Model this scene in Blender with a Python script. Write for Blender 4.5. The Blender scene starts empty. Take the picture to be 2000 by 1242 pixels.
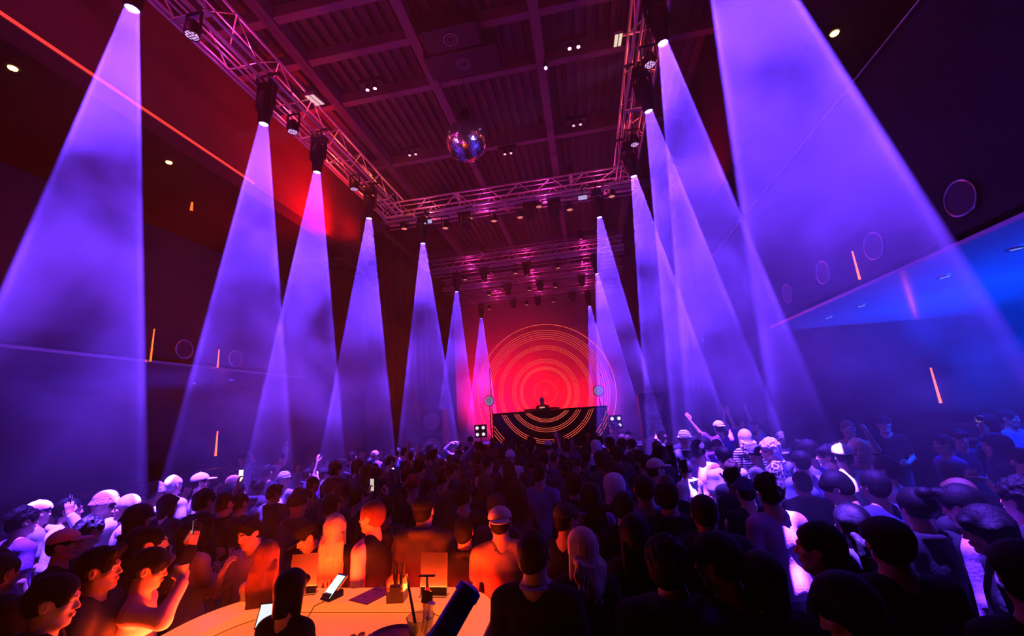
import bpy, bmesh, math, random
import numpy as np
from mathutils import Matrix, Vector, noise as mnoise
random.seed(7)
sc = bpy.context.scene
COL = sc.collection
PI = math.pi
R = math.radians
# ------------------------------------------------------------------ camera
CAMH = 2.33
RT = [[0.98185084, -0.1068876, -0.15666513], [0.17605973, 0.20657675, 0.96245988], [-0.07051165, -0.97257446, 0.22164616]]
FPX = 820.0
cam = bpy.data.cameras.new('camera')
cam_ob = bpy.data.objects.new('camera', cam)
COL.objects.link(cam_ob)
cam.sensor_width = 36.0
cam.lens = FPX / 2000 * 36.0
cam.clip_start = 0.05
cam_ob.matrix_world = Matrix([[RT[i][0], -RT[i][1], -RT[i][2], CAMH if i == 2 else 0.0] for i in range(3)] + [[0, 0, 0, 1]])
sc.camera = cam_ob
def ray(px, py):
    d = (px - 1000.0, py - 621.0, FPX)
    return Vector([sum(RT[i][k] * d[k] for k in range(3)) for i in range(3)])
def atz(px, py, z):
    """where the line of sight through a point of the photograph meets the level z"""
    r = ray(px, py); t = (z - CAMH) / r.z
    return Vector((r.x * t, r.y * t, z))
def aty(px, py, y):
    r = ray(px, py); t = y / r.y
    return Vector((r.x * t, y, CAMH + r.z * t))
def atx(px, py, x):
    r = ray(px, py); t = x / r.x
    return Vector((x, r.y * t, CAMH + r.z * t))
# ------------------------------------------------------------------ world, colour, light
sc.view_settings.view_transform = 'Standard'
sc.view_settings.look = 'None'
sc.view_settings.exposure = 0.0
sc.view_settings.gamma = 1.0
sc.view_settings.use_curve_mapping = False
world = bpy.data.worlds.new('dark_hall')
sc.world = world
world.use_nodes = True
world.node_tree.nodes['Background'].inputs['Color'].default_value = (0.01, 0.004, 0.03, 1)
world.node_tree.nodes['Background'].inputs['Strength'].default_value = 0.02
sc.cycles.max_bounces = 4
sc.cycles.diffuse_bounces = 1
sc.cycles.glossy_bounces = 2
sc.cycles.transmission_bounces = 3
sc.cycles.transparent_max_bounces = 6
sc.cycles.volume_bounces = 0
sc.cycles.volume_step_rate = 0.8
sc.cycles.volume_max_steps = 128
sc.cycles.use_denoising = True
sc.cycles.use_light_tree = True
sc.cycles.caustics_reflective = False
sc.cycles.caustics_refractive = False
sc.cycles.sample_clamp_indirect = 4.0
def lamp(name, kind, loc, energy, color, **kw):
    l = bpy.data.lights.new(name, kind)
    l.energy = energy; l.color = color
    for k, v in kw.items():
        if k not in ('aim', 'parent'): setattr(l, k, v)
    o = bpy.data.objects.new(name, l); COL.objects.link(o)
    o.location = loc
    if 'aim' in kw:
        d = Vector(kw['aim']) - Vector(loc)
        o.rotation_euler = d.to_track_quat('-Z', 'Y').to_euler()
    return o
# stage wash: red fixtures behind the DJ throwing on the backdrop
lamp('stage_red_wash', 'SPOT', (-1.75, 18.6, 1.3), 6500, (1, 0.004, 0.012), spot_size=R(82), spot_blend=1.0, shadow_soft_size=0.3, aim=(-1.75, 23.0, 2.8))
lamp('stage_red_wash', 'SPOT', (-5.2, 19.8, 1.2), 6500, (1, 0.0, 0.035), spot_size=R(80), spot_blend=1.0, shadow_soft_size=0.3, aim=(-4.9, 23.0, 3.4))
lamp('stage_red_wash', 'SPOT', (-5.3, 21.6, 7.9), 700, (1, 0.0, 0.05), spot_size=R(60), spot_blend=1.0, shadow_soft_size=0.2, aim=(-4.4, 21.8, 1.0))
# red wash on the upper walls
lamp('wall_red_wash', 'SPOT', (-5.7, 10.0, 7.3), 1900, (1, 0.004, 0.0), spot_size=R(112), spot_blend=1.0, shadow_soft_size=0.2, aim=(-6.74, 8.9, 8.3))
lamp('wall_red_wash', 'SPOT', (2.3, 9.6, 6.9), 420, (1, 0.0, 0.0), spot_size=R(90), spot_blend=1.0, shadow_soft_size=0.2, aim=(3.44, 9.2, 7.8))
# unseen point lamps added inside the trusses to colour the tubes
def tube_fill(x, y, e, c, dz=0.18):
    lamp('truss_fill', 'POINT', (x, y, CAMH + 5.95 + dz), e * 1.1, c, shadow_soft_size=0.03)
for yy, e, c in ((1.6, 16, (1, .03, .55)), (3.2, 16, (1, .03, .5)), (4.9, 15, (1, .03, .35)), (6.5, 15, (1, .05, .14)), (8.1, 15, (1, .09, .06)), (9.7, 15, (1, .12, .03))):
    tube_fill(-5.05, yy, e, c)
for yy, e, c in ((3.4, 12, (1, .02, .25)), (5.2, 12, (1, .06, .10)), (7.0, 12, (1, .09, .06)), (8.8, 12, (1, .06, .10))):
    tube_fill(1.64, yy, e, c)
for xx, e, c in ((-4.2, 14, (1, .08, .20)), (-2.4, 14, (1, .04, .42)), (-0.6, 14, (1, .04, .5)), (1.0, 12, (1, .06, .35))):
    tube_fill(xx, 11.08, e, c)
for y_ in (15.85, 18.45, 21.05):
    for xx in (-4.2, -1.9, 0.5): tube_fill(xx, y_, 16, (1, .03, .32))
# fill spots added in mid-air to tint the ceiling grid magenta and red
lamp('ceiling_fill', 'SPOT', (-2.4, 3.6, 5.2), 110, (1, 0.02, 0.45), spot_size=R(120), spot_blend=1.0, shadow_soft_size=0.2, aim=(-2.2, 5.2, 9.8))
lamp('ceiling_fill', 'SPOT', (-4.4, 7.8, 6.4), 90, (1, 0.02, 0.03), spot_size=R(110), spot_blend=1.0, shadow_soft_size=0.2, aim=(-3.6, 8.0, 9.8))
# unseen fill spots added to brighten the disco ball
lamp('ball_fill', 'SPOT', (1.3, 4.6, 6.6), 500, (0.5, 0.22, 1), spot_size=R(12), spot_blend=0.4, shadow_soft_size=0.05, aim=(-1.84, 7.03, 7.58))
lamp('ball_fill', 'SPOT', (-4.5, 4.4, 6.4), 500, (1, 0.15, 0.7), spot_size=R(12), spot_blend=0.4, shadow_soft_size=0.05, aim=(-1.84, 7.03, 7.58))
# blue light under the two balconies
lamp('balcony_blue_light', 'AREA', (5.6, 6.0, 1.9), 480, (0.0, 0.045, 1.0), shape='RECTANGLE', size=2.2, size_y=5.0, spread=R(130), aim=(5.6, 6.0, 4.0))
lamp('balcony_blue_light', 'AREA', (6.8, 7.2, 3.4), 520, (0.0, 0.03, 1.0), shape='RECTANGLE', size=2.0, size_y=4.5, spread=R(150), aim=(6.6, 7.2, 0.0))
lamp('balcony_blue_light', 'AREA', (-8.4, 7.4, 1.9), 50, (0.10, 0.03, 1.0), shape='RECTANGLE', size=2.2, size_y=3.5, spread=R(130), aim=(-8.3, 7.4, 4.0))
# ------------------------------------------------------------------ materials
def new_mat(name):
    m = bpy.data.materials.new(name); m.use_nodes = True
    return m, m.node_tree, m.node_tree.nodes['Principled BSDF']
def mat(name, col, rough=0.6, metal=0.0, var=0.25, scale=14.0, bump=0.0, emis=None, es=1.0, trans=0.0, ior=1.45, sheen=0.0, alpha=1.0, coat=0.0, spec=0.5):
    m, nt, b = new_mat(name)
    N = nt.nodes; L = nt.links
    b.inputs['Roughness'].default_value = rough
    b.inputs['Metallic'].default_value = metal
    b.inputs['IOR'].default_value = ior
    b.inputs['Specular IOR Level'].default_value = spec
    if trans: b.inputs['Transmission Weight'].default_value = trans
    if sheen: b.inputs['Sheen Weight'].default_value = sheen
    if coat: b.inputs['Coat Weight'].default_value = coat
    if alpha < 1: b.inputs['Alpha'].default_value = alpha
    if emis:
        b.inputs['Emission Color'].default_value = (*emis, 1); b.inputs['Emission Strength'].default_value = es
        if es * max(emis) < 30: m.cycles.emission_sampling = 'NONE'
    tc = N.new('ShaderNodeTexCoord'); nz = N.new('ShaderNodeTexNoise')
    nz.inputs['Scale'].default_value = scale; nz.inputs['Detail'].default_value = 2
    L.new(tc.outputs['Object'], nz.inputs['Vector'])
    mx = N.new('ShaderNodeMix'); mx.data_type = 'RGBA'
    mx.inputs[6].default_value = (*[c * (1 - var) for c in col], 1)
    mx.inputs[7].default_value = (*[min(1, c * (1 + var)) for c in col], 1)
    L.new(nz.outputs['Fac'], mx.inputs[0]); L.new(mx.outputs[2], b.inputs['Base Color'])
    if bump:
        bp = N.new('ShaderNodeBump'); bp.inputs['Strength'].default_value = bump; bp.inputs['Distance'].default_value = 0.01
        L.new(nz.outputs['Fac'], bp.inputs['Height']); L.new(bp.outputs[0], b.inputs['Normal'])
    return m
def glow(name, col, strength, sample=False):
    m = bpy.data.materials.new(name); m.use_nodes = True; nt = m.node_tree; nt.nodes.clear()
    o = nt.nodes.new('ShaderNodeOutputMaterial'); e = nt.nodes.new('ShaderNodeEmission')
    e.inputs[0].default_value = (*col, 1); e.inputs[1].default_value = strength
    nt.links.new(e.outputs[0], o.inputs[0])
    if not sample: m.cycles.emission_sampling = 'NONE'
    return m
M = {}
M['black'] = mat('black_paint', (0.012, 0.012, 0.014), 0.55)
M['black_gloss'] = mat('black_plastic', (0.01, 0.01, 0.012), 0.25)
M['steel'] = mat('truss_aluminium', (0.8, 0.78, 0.8), 0.4, 0.55, 0.1)
M['rope'] = mat('steel_cable', (0.2, 0.2, 0.2), 0.5, 1.0)
M['white'] = mat('white_plastic', (0.8, 0.8, 0.8), 0.4, var=0.05)
M['grey'] = mat('grey_paint', (0.2, 0.2, 0.21), 0.5)
# ------------------------------------------------------------------ mesh helpers
def me_from(bm, name):
    me = bpy.data.meshes.new(name); bm.to_mesh(me); bm.free(); return me
def link(name, data, material=None, parent=None, loc=None, smooth=False, label=None, kind=None):
    o = bpy.data.objects.new(name, data); COL.objects.link(o)
    if material is not None:
        if len(data.materials) == 0: data.materials.append(material)
    if parent is not None: o.parent = parent
    if loc is not None: o.location = loc
    if smooth:
        for p in data.polygons: p.use_smooth = True
    if label: o['label'] = label
    if kind: o['kind'] = kind
    return o
def thing(name, label, cat, loc=(0, 0, 0), rz=0.0, group=None):
    o = bpy.data.objects.new(name, None); COL.objects.link(o)
    o.empty_display_size = 0.1
    o.location = loc; o.rotation_euler = (0, 0, rz); tag(o, label, cat, group); return o
def tag(o, label, cat, group=None):
    o['label'] = label; o['category'] = cat
    if group: o['group'] = group
    return o
class G:
    """collects shapes into one mesh"""
    def __init__(s): s.bm = bmesh.new()
    def box(s, c, size, bevel=0.0, rot=None, seg=2):
        r = bmesh.ops.create_cube(s.bm, size=1.0)
        mt = Matrix.Translation(c) @ (rot.to_4x4() if rot is not None else Matrix()) @ Matrix.Diagonal((*size, 1))
        bmesh.ops.transform(s.bm, matrix=mt, verts=r['verts'])
        if bevel:
            es = list({e for v in r['verts'] for e in v.link_edges})
            bmesh.ops.bevel(s.bm, geom=es, offset=bevel, segments=seg, profile=0.5, affect='EDGES')
        return s
    def cyl(s, a, b, r, r2=None, n=12, caps=True):
        a = Vector(a); b = Vector(b); d = b - a
        q = d.to_track_quat('Z', 'Y').to_matrix().to_4x4()
        bmesh.ops.create_cone(s.bm, cap_ends=caps, cap_tris=False, segments=n, radius1=r, radius2=r if r2 is None else r2, depth=d.length,
                              matrix=Matrix.Translation((a + b) / 2) @ q)
        return s
    def ball(s, c, r, n=16, sc3=(1, 1, 1)):
        bmesh.ops.create_uvsphere(s.bm, u_segments=n, v_segments=max(6, n // 2), radius=r, matrix=Matrix.Translation(c) @ Matrix.Diagonal((*sc3, 1)))
        return s
    def torus(s, c, Rr, r, axis='Y', n=64, m=8, a0=0.0, a1=2 * PI):
        full = abs(a1 - a0 - 2 * PI) < 1e-6
        rings = []
        cnt = n if full else n + 1
        for i in range(cnt):
            a = a0 + (a1 - a0) * i / n
            ring = []
            for j in range(m):
                b = 2 * PI * j / m
                rr = Rr + r * math.cos(b); h = r * math.sin(b)
                x, y = rr * math.cos(a), rr * math.sin(a)
                p = {'Z': (x, y, h), 'Y': (x, h, y), 'X': (h, x, y)}[axis]
                ring.append(s.bm.verts.new((c[0] + p[0], c[1] + p[1], c[2] + p[2])))
            rings.append(ring)
        for i in range(n):
            A = rings[i]; B = rings[(i + 1) % cnt]
            for j in range(m):
                s.bm.faces.new((A[j], B[j], B[(j + 1) % m], A[(j + 1) % m]))
        if not full:
            s.bm.faces.new(rings[0]); s.bm.faces.new(rings[-1])
        return s
    def lathe(s, c, prof, n=32, rot=None, open_ends=False):
        rings = []
        rm = rot if rot is not None else Matrix.Identity(3)
        for (r, z) in prof:
            rings.append([s.bm.verts.new(Vector(c) + rm @ Vector((r * math.cos(2 * PI * i / n), r * math.sin(2 * PI * i / n), z))) for i in range(n)])
        for k in range(len(rings) - 1):
            for i in range(n):
                s.bm.faces.new((rings[k][i], rings[k][(i + 1) % n], rings[k + 1][(i + 1) % n], rings[k + 1][i]))
        if open_ends: return s
        if prof[0][0] > 1e-5: s.bm.faces.new(rings[0][::-1])
        if prof[-1][0] > 1e-5: s.bm.faces.new(rings[-1])
        return s
    def prism(s, pts, z0, z1):
        lo = [s.bm.verts.new((p[0], p[1], z0)) for p in pts]; hi = [s.bm.verts.new((p[0], p[1], z1)) for p in pts]
        n = len(pts)
        for i in range(n): s.bm.faces.new((lo[i], lo[(i + 1) % n], hi[(i + 1) % n], hi[i]))
        s.bm.faces.new(lo[::-1]); s.bm.faces.new(hi); return s
    def done(s, name, material, parent=None, smooth=False, **kw):
        bmesh.ops.recalc_face_normals(s.bm, faces=s.bm.faces)
        me = me_from(s.bm, name)
        o = link(name, me, material, parent, **kw)
        if smooth:
            me.shade_smooth() if False else None
            for p in me.polygons: p.use_smooth = True
            try:
                me.set_sharp_from_angle(angle=R(40))
            except Exception: pass
        return o
def copy_thing(root, loc=None, rz=None, label=None, group=None):
    r = root.copy(); COL.objects.link(r)
    if loc is not None: r.location = loc
    if rz is not None: r.rotation_euler = (0, 0, rz)
    if label: r['label'] = label
    if group: r['group'] = group
    for ch in list(root.children):
        if ch.type == 'LIGHT': continue
        c = ch.copy(); COL.objects.link(c); c.parent = r
        for g in list(ch.children):
            d = g.copy(); COL.objects.link(d); d.parent = c
    return r
def struct(o):
    o['kind'] = 'structure'; return o
# ------------------------------------------------------------------ the setting
XL, XR = -6.74, 3.44                      # balcony faces
SOF, FTOP = 3.56, 5.78                    # soffit and top of the balcony face
M['floor'] = mat('floor_concrete', (0.03, 0.03, 0.035), 0.5, bump=0.1)
M['wallm'] = mat('dark_wall_paint', (0.018, 0.018, 0.022), 0.7, spec=0.06, scale=3, bump=0.05)
M['redwall'] = mat('upper_wall_plaster', (0.11, 0.05, 0.05), 0.7, spec=0.06, scale=1.2, var=0.3)
M['face'] = mat('balcony_face_panel', (0.018, 0.016, 0.022), 0.55, spec=0.06, scale=3)
M['soffit'] = mat('polished_soffit', (0.45, 0.45, 0.5), 0.16, 0.6, scale=1.5, var=0.3)
M['deck'] = mat('ceiling_deck', (0.055, 0.04, 0.045), 0.6, scale=2)
M['beamm'] = mat('ceiling_steel', (0.13, 0.09, 0.12), 0.6, scale=2)
struct(G().box((-1.2, 10, -0.1), (22, 26, 0.2)).done('floor', M['floor']))
struct(G().box((-1.6, 23.2, 5.2), (22, 0.2, 10.4)).done('wall_back', mat('stage_backdrop', (0.3, 0.25, 0.25), 0.9, scale=2, var=0.2)))
struct(G().box((-1.6, -2.6, 5.2), (22, 0.2, 10.4)).done('wall_front', M['wallm']))
struct(G().box((-11.6, 10, 5.2), (0.2, 26.2, 10.4)).done('wall_left', M['wallm']))
wr = struct(G().box((9.2, 10, 5.2), (0.2, 26.2, 10.4)).done('wall_right', M['wallm']))
# ceiling deck with ribs along the hall, and the steel grid beneath it
g = G()
x = -10.9
while x < 7.0:
    g.box((x, 10, 10.16), (0.10, 25, 0.12)); x += 0.24
g.box((-1.6, 10, 10.3), (22, 25.4, 0.16))
ceil = struct(g.done('ceiling', M['deck']))
bz = CAMH + 7.4
for bx in (-7.5, -5.05, -2.63, -0.22, 2.19):
    G().box((bx, 10, bz + 0.1), (0.2, 25, 0.34), 0.01).done('beam', M['beamm'], ceil)
for by in (0.6, 3.2, 5.6, 6.6, 7.85, 10.45, 14.0, 17.8, 21.5):
    G().box((-1.6, by, bz + 0.13), (21.6, 0.16, 0.26), 0.01).done('beam', M['beamm'], ceil)
# upper left wall above the balcony opening, ends at the stage wall
struct(G().box((XL - 0.2, 4.6, 9.0), (0.4, 14.4, 2.5)).box((XL - 0.2, 4.6, 7.72 + 0.0), (0.38, 14.4, 0.14)).done('wall_upper_left', M['redwall']))
struct(G().box((-9.35, 13.3, 6.3), (4.0, 0.24, 7.8)).done('wall_stage_left', M['wallm']))
struct(G().box((XR + 0.2, 4.3, 8.6), (0.4, 13.6, 3.3)).done('wall_upper_right', M['wallm']))
struct(G().box((6.35, 13.3, 6.3), (5.4, 0.24, 7.8)).done('wall_stage_right', M['wallm']))
struct(G().box((-9.35, 13.3, 1.2), (4.0, 0.24, 2.4)).done('wall_lower_left', M['wallm']))
struct(G().box((6.35, 13.3, 1.2), (5.4, 0.24, 2.4)).done('wall_lower_right', M['wallm']))
# thin light line along the foot of the upper left wall
ll = G().box((XL + 0.03, 2.4, 7.67), (0.05, 9.8, 0.03), 0.01).done('light_strip', glow('rail_glow', (1.0, 0.05, 0.05), 1.2))
tag(ll, 'thin red light line along the foot of the upper left wall', 'light strip')
ll = G().box((XR - 0.03, 4.3, CAMH + 3.45), (0.035, 13.0, 0.02), 0.005).done('balcony_rail', mat('rail_metal', (0.4, 0.4, 0.5), 0.3, 1.0))
tag(ll, 'thin metal rail along the top of the right balcony', 'rail')
# balconies
def balcony(side, label):
    xf = XL if side < 0 else XR
    xo = -11.3 if side < 0 else 8.9
    y1 = 9.3 if side < 0 else 8.35
    y0 = -2.4
    t = thing('balcony', label, 'balcony', (xf, 0, 0)); s = side
    w = abs(xo - xf)
    yy = (y0 + y1) / 2; ly = y1 - y0
    G().box((s * 0.06, yy, (SOF + FTOP) / 2 + 0.03), (0.12, ly, FTOP - SOF - 0.06), 0.01).done('face_panel', M['face'], t)
    G().box((s * (0.12 + w / 2), y1 - 0.06, (SOF + FTOP) / 2 + 0.03), (w - 0.1, 0.12, FTOP - SOF - 0.06), 0.01).done('end_panel', M['face'], t)
    # chamfered soffit slab: its end turns in towards the side wall
    pts = [(0, y0), (0, y1), (s * 0.25, y1 + 0.35), (s * w, y1 + 0.9), (s * w, y0)]
    G().prism(pts, SOF - 0.04, SOF).done('soffit', M['soffit'], t)
    G().box((s * (w / 2), yy, 3.68), (w - 0.26, ly - 0.3, 0.1)).done('deck_floor', M['wallm'], t)
    return t
bL = balcony(-1, 'dark balcony over the left side of the dance floor')
bR = balcony(1, 'dark balcony with glossy blue-lit soffit over the right side')
# round speakers in the balcony faces
ringm = mat('speaker_rim', (0.5, 0.5, 0.55), 0.25, 1.0)
conem = mat('speaker_cone', (0.01, 0.01, 0.012), 0.5)
def porthole(loc, s, label, group):
    t = thing('wall_speaker', label, 'speaker', loc, 0, group)
    G().torus((0, 0, 0), 0.155, 0.012, 'X').done('rim', ringm, t, smooth=True)
    o = G().cyl((0, 0, 0), (0.05 * s, 0, 0), 0.15, 0.15, 32).done('housing', M['black'], t)
    G().lathe((-0.004 * s, 0, 0), [(0.14, 0.0), (0.06, 0.045), (0.055, 0.045), (0.0, 0.02)], 28, Matrix.Rotation(PI / 2 * s, 3, 'Y')).done('cone', conem, t, smooth=True)
    return t
names = ['nearest the camera, beside the wide beam', 'second from the camera', 'third from the camera', 'closest to the stage']
for (px, py), nm in zip([(1875, 387), (1706, 480), (1607, 532), (1538, 573)], names):
    p = atx(px, py, XR - 0.02); porthole(p, 1, 'round black speaker in the right balcony face, ' + nm, 'speakers in the right balcony face')
for (px, py), nm in zip([(360, 682), (460, 700)], ['left of the second left beam', 'inside the second left beam']):
    p = atx(px, py, XL + 0.02); porthole(p, -1, 'round black speaker in the left balcony face, ' + nm, 'speakers in the left balcony face')
# vertical orange light strips
orange = glow('orange_strip', (1.0, 0.10, 0.015), 3.2)
def vstrip(p0, p1, label, r=0.013):
    p0 = Vector(p0); p1 = Vector(p1)
    mid = (p0 + p1) / 2; h = abs(p1.z - p0.z) / 2
    t = thing('wall_light', label, 'wall light', (mid.x, mid.y, mid.z))
    G().cyl((0, 0, -h), (0, 0, h), r, r * 0.6, 8).done('tube', orange, t)
    G().cyl((0, 0, -h - 0.02), (0, 0, -h), r * 1.4, n=8).done('end_cap', M['black'], t); G().cyl((0, 0, h), (0, 0, h + 0.02), r * 1.4, n=8).done('end_cap', M['black'], t)
    return t
def strip_on(x, a, b, label): vstrip(atx(*a, x), atx(*b, x), label, 0.013 if -8 < x < 5 else 0.03)
strip_on(XR - 0.04, (1662, 492), (1682, 545), 'vertical orange light strip on the right balcony face')
strip_on(XL + 0.04, (304, 643), (291, 706), 'vertical orange light strip on the left balcony face beside the first beam')
strip_on(XL + 0.04, (429, 683), (424, 718), 'short orange light strip on the left balcony face inside the second beam')
strip_on(9.03, (1819, 718), (1836, 787), 'vertical orange light strip on the wall under the right balcony')
strip_on(-11.42, (423, 842), (423, 890), 'vertical orange light strip on the wall under the left balcony')
# soffit downlights
def downlight(loc, label, group, col, st, r=0.06):
    t = thing('downlight', label, 'ceiling light', loc, 0, group)
    G().torus((0, 0, -0.004), r * 1.25, r * 0.22, 'Z', 28, 6).done('rim', ringm, t, smooth=True)
    G().cyl((0, 0, -0.006), (0, 0, 0.02), r, n=24).done('lamp', glow('downlight_glow', col, st), t)
    return t
for i, (px, py) in enumerate([(1985, 485), (1845, 540), (1682, 597), (1618, 620)]):
    p = atz(px, py, SOF - 0.04)
    downlight(p, 'small round blue downlight in the right soffit, ' + ['first', 'second', 'third', 'last'][i] + ' from the camera', 'downlights in the right soffit', (0.1, 0.2, 1), 1.6, 0.05)
for i, (px, py) in enumerate([(452, 742), (380, 748)]):
    p = atz(px, py, SOF - 0.04)
    downlight(p, 'small round violet downlight in the left soffit, ' + ['farther', 'nearer'][i] + ' one', 'downlights in the left soffit', (0.3, 0.2, 1), 1.2, 0.05)
# warm lamps deep in the upper galleries
amber = glow('amber_lamp', (1.0, 0.5, 0.1), 12.0)
def amberlamp(p, label):
    t = thing('gallery_lamp', label, 'ceiling light', p)
    G().lathe((0, 0, 0), [(0.0, -0.03), (0.045, -0.015), (0.05, 0.0), (0.05, 0.02)], 20).done('bulb', amber, t)
    G().lathe((0, 0, 0.012), [(0.055, -0.01), (0.075, -0.005), (0.07, 0.09), (0.02, 0.11)], 20).done('housing', M['black'], t, smooth=True)
    G().cyl((0, 0, 0.1), (0, 0, (7.66 if p.x < 0 else 6.96) - p.z), 0.008, n=6).done('stem', M['black'], t)
amberlamp(atx(25, 133, -7.35), 'warm yellow lamp in the left gallery nearest the camera')
amberlamp(atx(330, 317, -7.35), 'warm yellow lamp in the left gallery beyond the first beam')
amberlamp(atx(1630, 65, 3.68), 'warm yellow lamp in the right gallery beside the widest beam')
vstrip(atx(376, 395, -8.6), atx(373, 412, -8.6), 'short orange lamp deep in the left gallery', 0.03)
gl = G().box((-9.1, 4.6, 7.7), (4.3, 14.4, 0.06)).done('ceiling_gallery_left', M['wallm']); struct(gl)
gr = G().box((6.4, 4.3, 7.0), (5.2, 13.6, 0.06)).done('ceiling_gallery_right', M['wallm']); struct(gr)
# low bar-height counters along the side walls
def ledge(x0, x1, y0, y1, label):
    t = thing('wall_bench', label, 'bench', ((x0 + x1) / 2, (y0 + y1) / 2, 0))
    w = x1 - x0; l = y1 - y0
    G().box((0, 0, 0.56), (w, l, 1.1), 0.02).done('base', M['wallm'], t)
    G().box((0, 0, 1.14), (w + 0.1, l + 0.1, 0.05), 0.01).done('ledge_top', mat('ledge_laminate', (0.3, 0.3, 0.34), 0.3), t)
    for k in (-1, 0, 1): G().box((0, k * l / 3, 1.3), (w * 0.9, l / 3 - 0.1, 0.26), 0.05).done('cushion', mat('bench_vinyl', (0.08, 0.07, 0.1), 0.45), t)
ledge(7.8, 8.7, 6.6, 11.3, 'long low bench against the wall under the right balcony')
ledge(-10.9, -10.0, 7.0, 11.2, 'long low bench against the wall under the left balcony')
# stage
st = struct(G().box((-1.7, 18.4, 0.5), (11.5, 9.2, 1.0), 0.02).done('stage_floor', M['wallm']))
M['drape'] = mat('black_drape', (0.015, 0.012, 0.015), 0.9, spec=0.06)
def drape(x, label):
    g = G(); n = 60
    top = []; bot = []
    vs = []
    for i in range(n + 1):
        y = 13.8 + (22.8 - 13.8) * i / n
        dx = 0.07 * math.sin(i * 1.35) + 0.03 * math.sin(i * 0.6)
        vs.append((g.bm.verts.new((dx, y, 0)), g.bm.verts.new((dx, y, 8.4)), g.bm.verts.new((dx + 0.02, y, 0)), g.bm.verts.new((dx + 0.02, y, 8.4))))
    for a, b in zip(vs, vs[1:]):
        g.bm.faces.new((a[0], b[0], b[1], a[1])); g.bm.faces.new((a[2], a[3], b[3], b[2])); g.bm.faces.new((a[1], b[1], b[3], a[3]))
    o = g.done('stage_curtain', M['drape'], smooth=True); o.location = (x, 0, 1.0); tag(o, label, 'curtain')
drape(-7.1, 'tall black curtain along the left side of the stage'); drape(3.3, 'tall black curtain along the right side of the stage')
# haze: one body of smoke filling the hall
hz = G().box((-1.2, 10.3, 4.65), (20.0, 25.4, 9.2)).done('haze', None)
hm = bpy.data.materials.new('stage_haze'); hm.use_nodes = True; nt = hm.node_tree; nt.nodes.clear()
N = nt.nodes.new; L = nt.links.new
out = N('ShaderNodeOutputMaterial'); vs = N('ShaderNodeVolumeScatter'); vs.inputs['Anisotropy'].default_value = 0.25
L(vs.outputs[0], out.inputs['Volume'])
tc = N('ShaderNodeTexCoord'); nz = N('ShaderNodeTexNoise'); nz.inputs['Scale'].default_value = 0.85; nz.inputs['Detail'].default_value = 4; nz.inputs['Roughness'].default_value = 0.6; nz.inputs['Distortion'].default_value = 0.25
L(tc.outputs['Object'], nz.inputs['Vector'])
mr = N('ShaderNodeMapRange'); mr.inputs[1].default_value = 0.43; mr.inputs[2].default_value = 0.60; mr.inputs[3].default_value = 0.009; mr.inputs[4].default_value = 0.088
L(nz.outputs['Fac'], mr.inputs[0])
# density shaped by height so the beams fade low: thinner among the people
sp = N('ShaderNodeSeparateXYZ'); L(tc.outputs['Object'], sp.inputs[0])
m3 = N('ShaderNodeFloatCurve'); mz = N('ShaderNodeMath'); mz.operation = 'MULTIPLY'; mz.inputs[1].default_value = 0.1; L(sp.outputs['Z'], mz.inputs[0]); L(mz.outputs[0], m3.inputs['Value'])
cv = m3.mapping.curves[0]; cv.points[0].location = (0.0, 0.12); cv.points[1].location = (1.0, 0.3)
for q in ((0.15, 0.16), (0.30, 0.62), (0.45, 0.80), (0.65, 0.55), (0.8, 0.38)): cv.points.new(*q)
m3.mapping.update()
m4 = N('ShaderNodeMath'); m4.operation = 'MULTIPLY'; L(mr.outputs[0], m4.inputs[0]); L(m3.outputs[0], m4.inputs[1]); L(m4.outputs[0], vs.inputs['Density'])
hz.data.materials.append(hm)
hz['kind'] = 'stuff'; tag(hz, 'thin stage haze hanging through the whole hall', 'haze')
# ------------------------------------------------------------------ rig
TZ0, TZ1 = CAMH + 5.95, CAMH + 6.41
def truss(label, a, b, width, up=0.46, extra=2, group='lighting trusses'):
    """box truss from a to b (at the bottom level), width to the inside"""
    a = Vector(a); b = Vector(b); d = (b - a); ln = d.length; u = d.normalized(); w = Vector((-u.y, u.x, 0)) * width
    t = thing('lighting_truss', label, 'truss', a, 0, group)
    r = 0.028
    def P(s, k, z): return u * s + w * k + Vector((0, 0, z))
    for k, z in ((0, 0), (1, 0), (0, up), (1, up)):
        G().cyl(P(0, k, z), P(ln, k, z), r, n=10).done('chord', M['steel'], t, smooth=True)
    for i in range(extra):
        k = (i + 1) / (extra + 1)
        G().cyl(P(0, k, -0.03), P(ln, k, -0.03), 0.016, n=8).done('pipe', M['steel'], t, smooth=True)
    G().cyl(P(0, 0.12, -0.16), P(ln, 0.12, -0.16), 0.018, n=8).done('pipe', M['steel'], t, smooth=True)
    for k_, z_ in ((0.12, up * .5), (0.5, up + .02), (0.85, -0.10)):
        G().cyl(P(0, k_, z_), P(ln, k_, z_), 0.016, n=8).done('pipe', M['steel'], t, smooth=True)
    n = max(2, int(ln / 0.9)); g = G()
    for i in range(n):
        s0 = ln * i / n; s1 = ln * (i + 1) / n; sm = (s0 + s1) / 2
        for k in (0, 1):
            g.cyl(P(s0, k, 0), P(sm, k, up), 0.011, n=6, caps=False).cyl(P(sm, k, up), P(s1, k, 0), 0.011, n=6, caps=False)
        g.cyl(P(s0, 0, up), P(sm, 1, up), 0.011, n=6, caps=False)
        g.cyl(P(s0, -0.05, -0.02), P(s0, 1.05, -0.02), 0.011, n=6, caps=False)
        if i % 3 == 1: g.box(P(s0, 0.5, -0.045), (abs(w.x) + 0.1 if abs(w.x) > .1 else 0.1, abs(w.y) + 0.1 if abs(w.y) > .1 else 0.1, 0.02))
    g.done('lattice', M['steel'], t, smooth=True)
    return t
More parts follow.
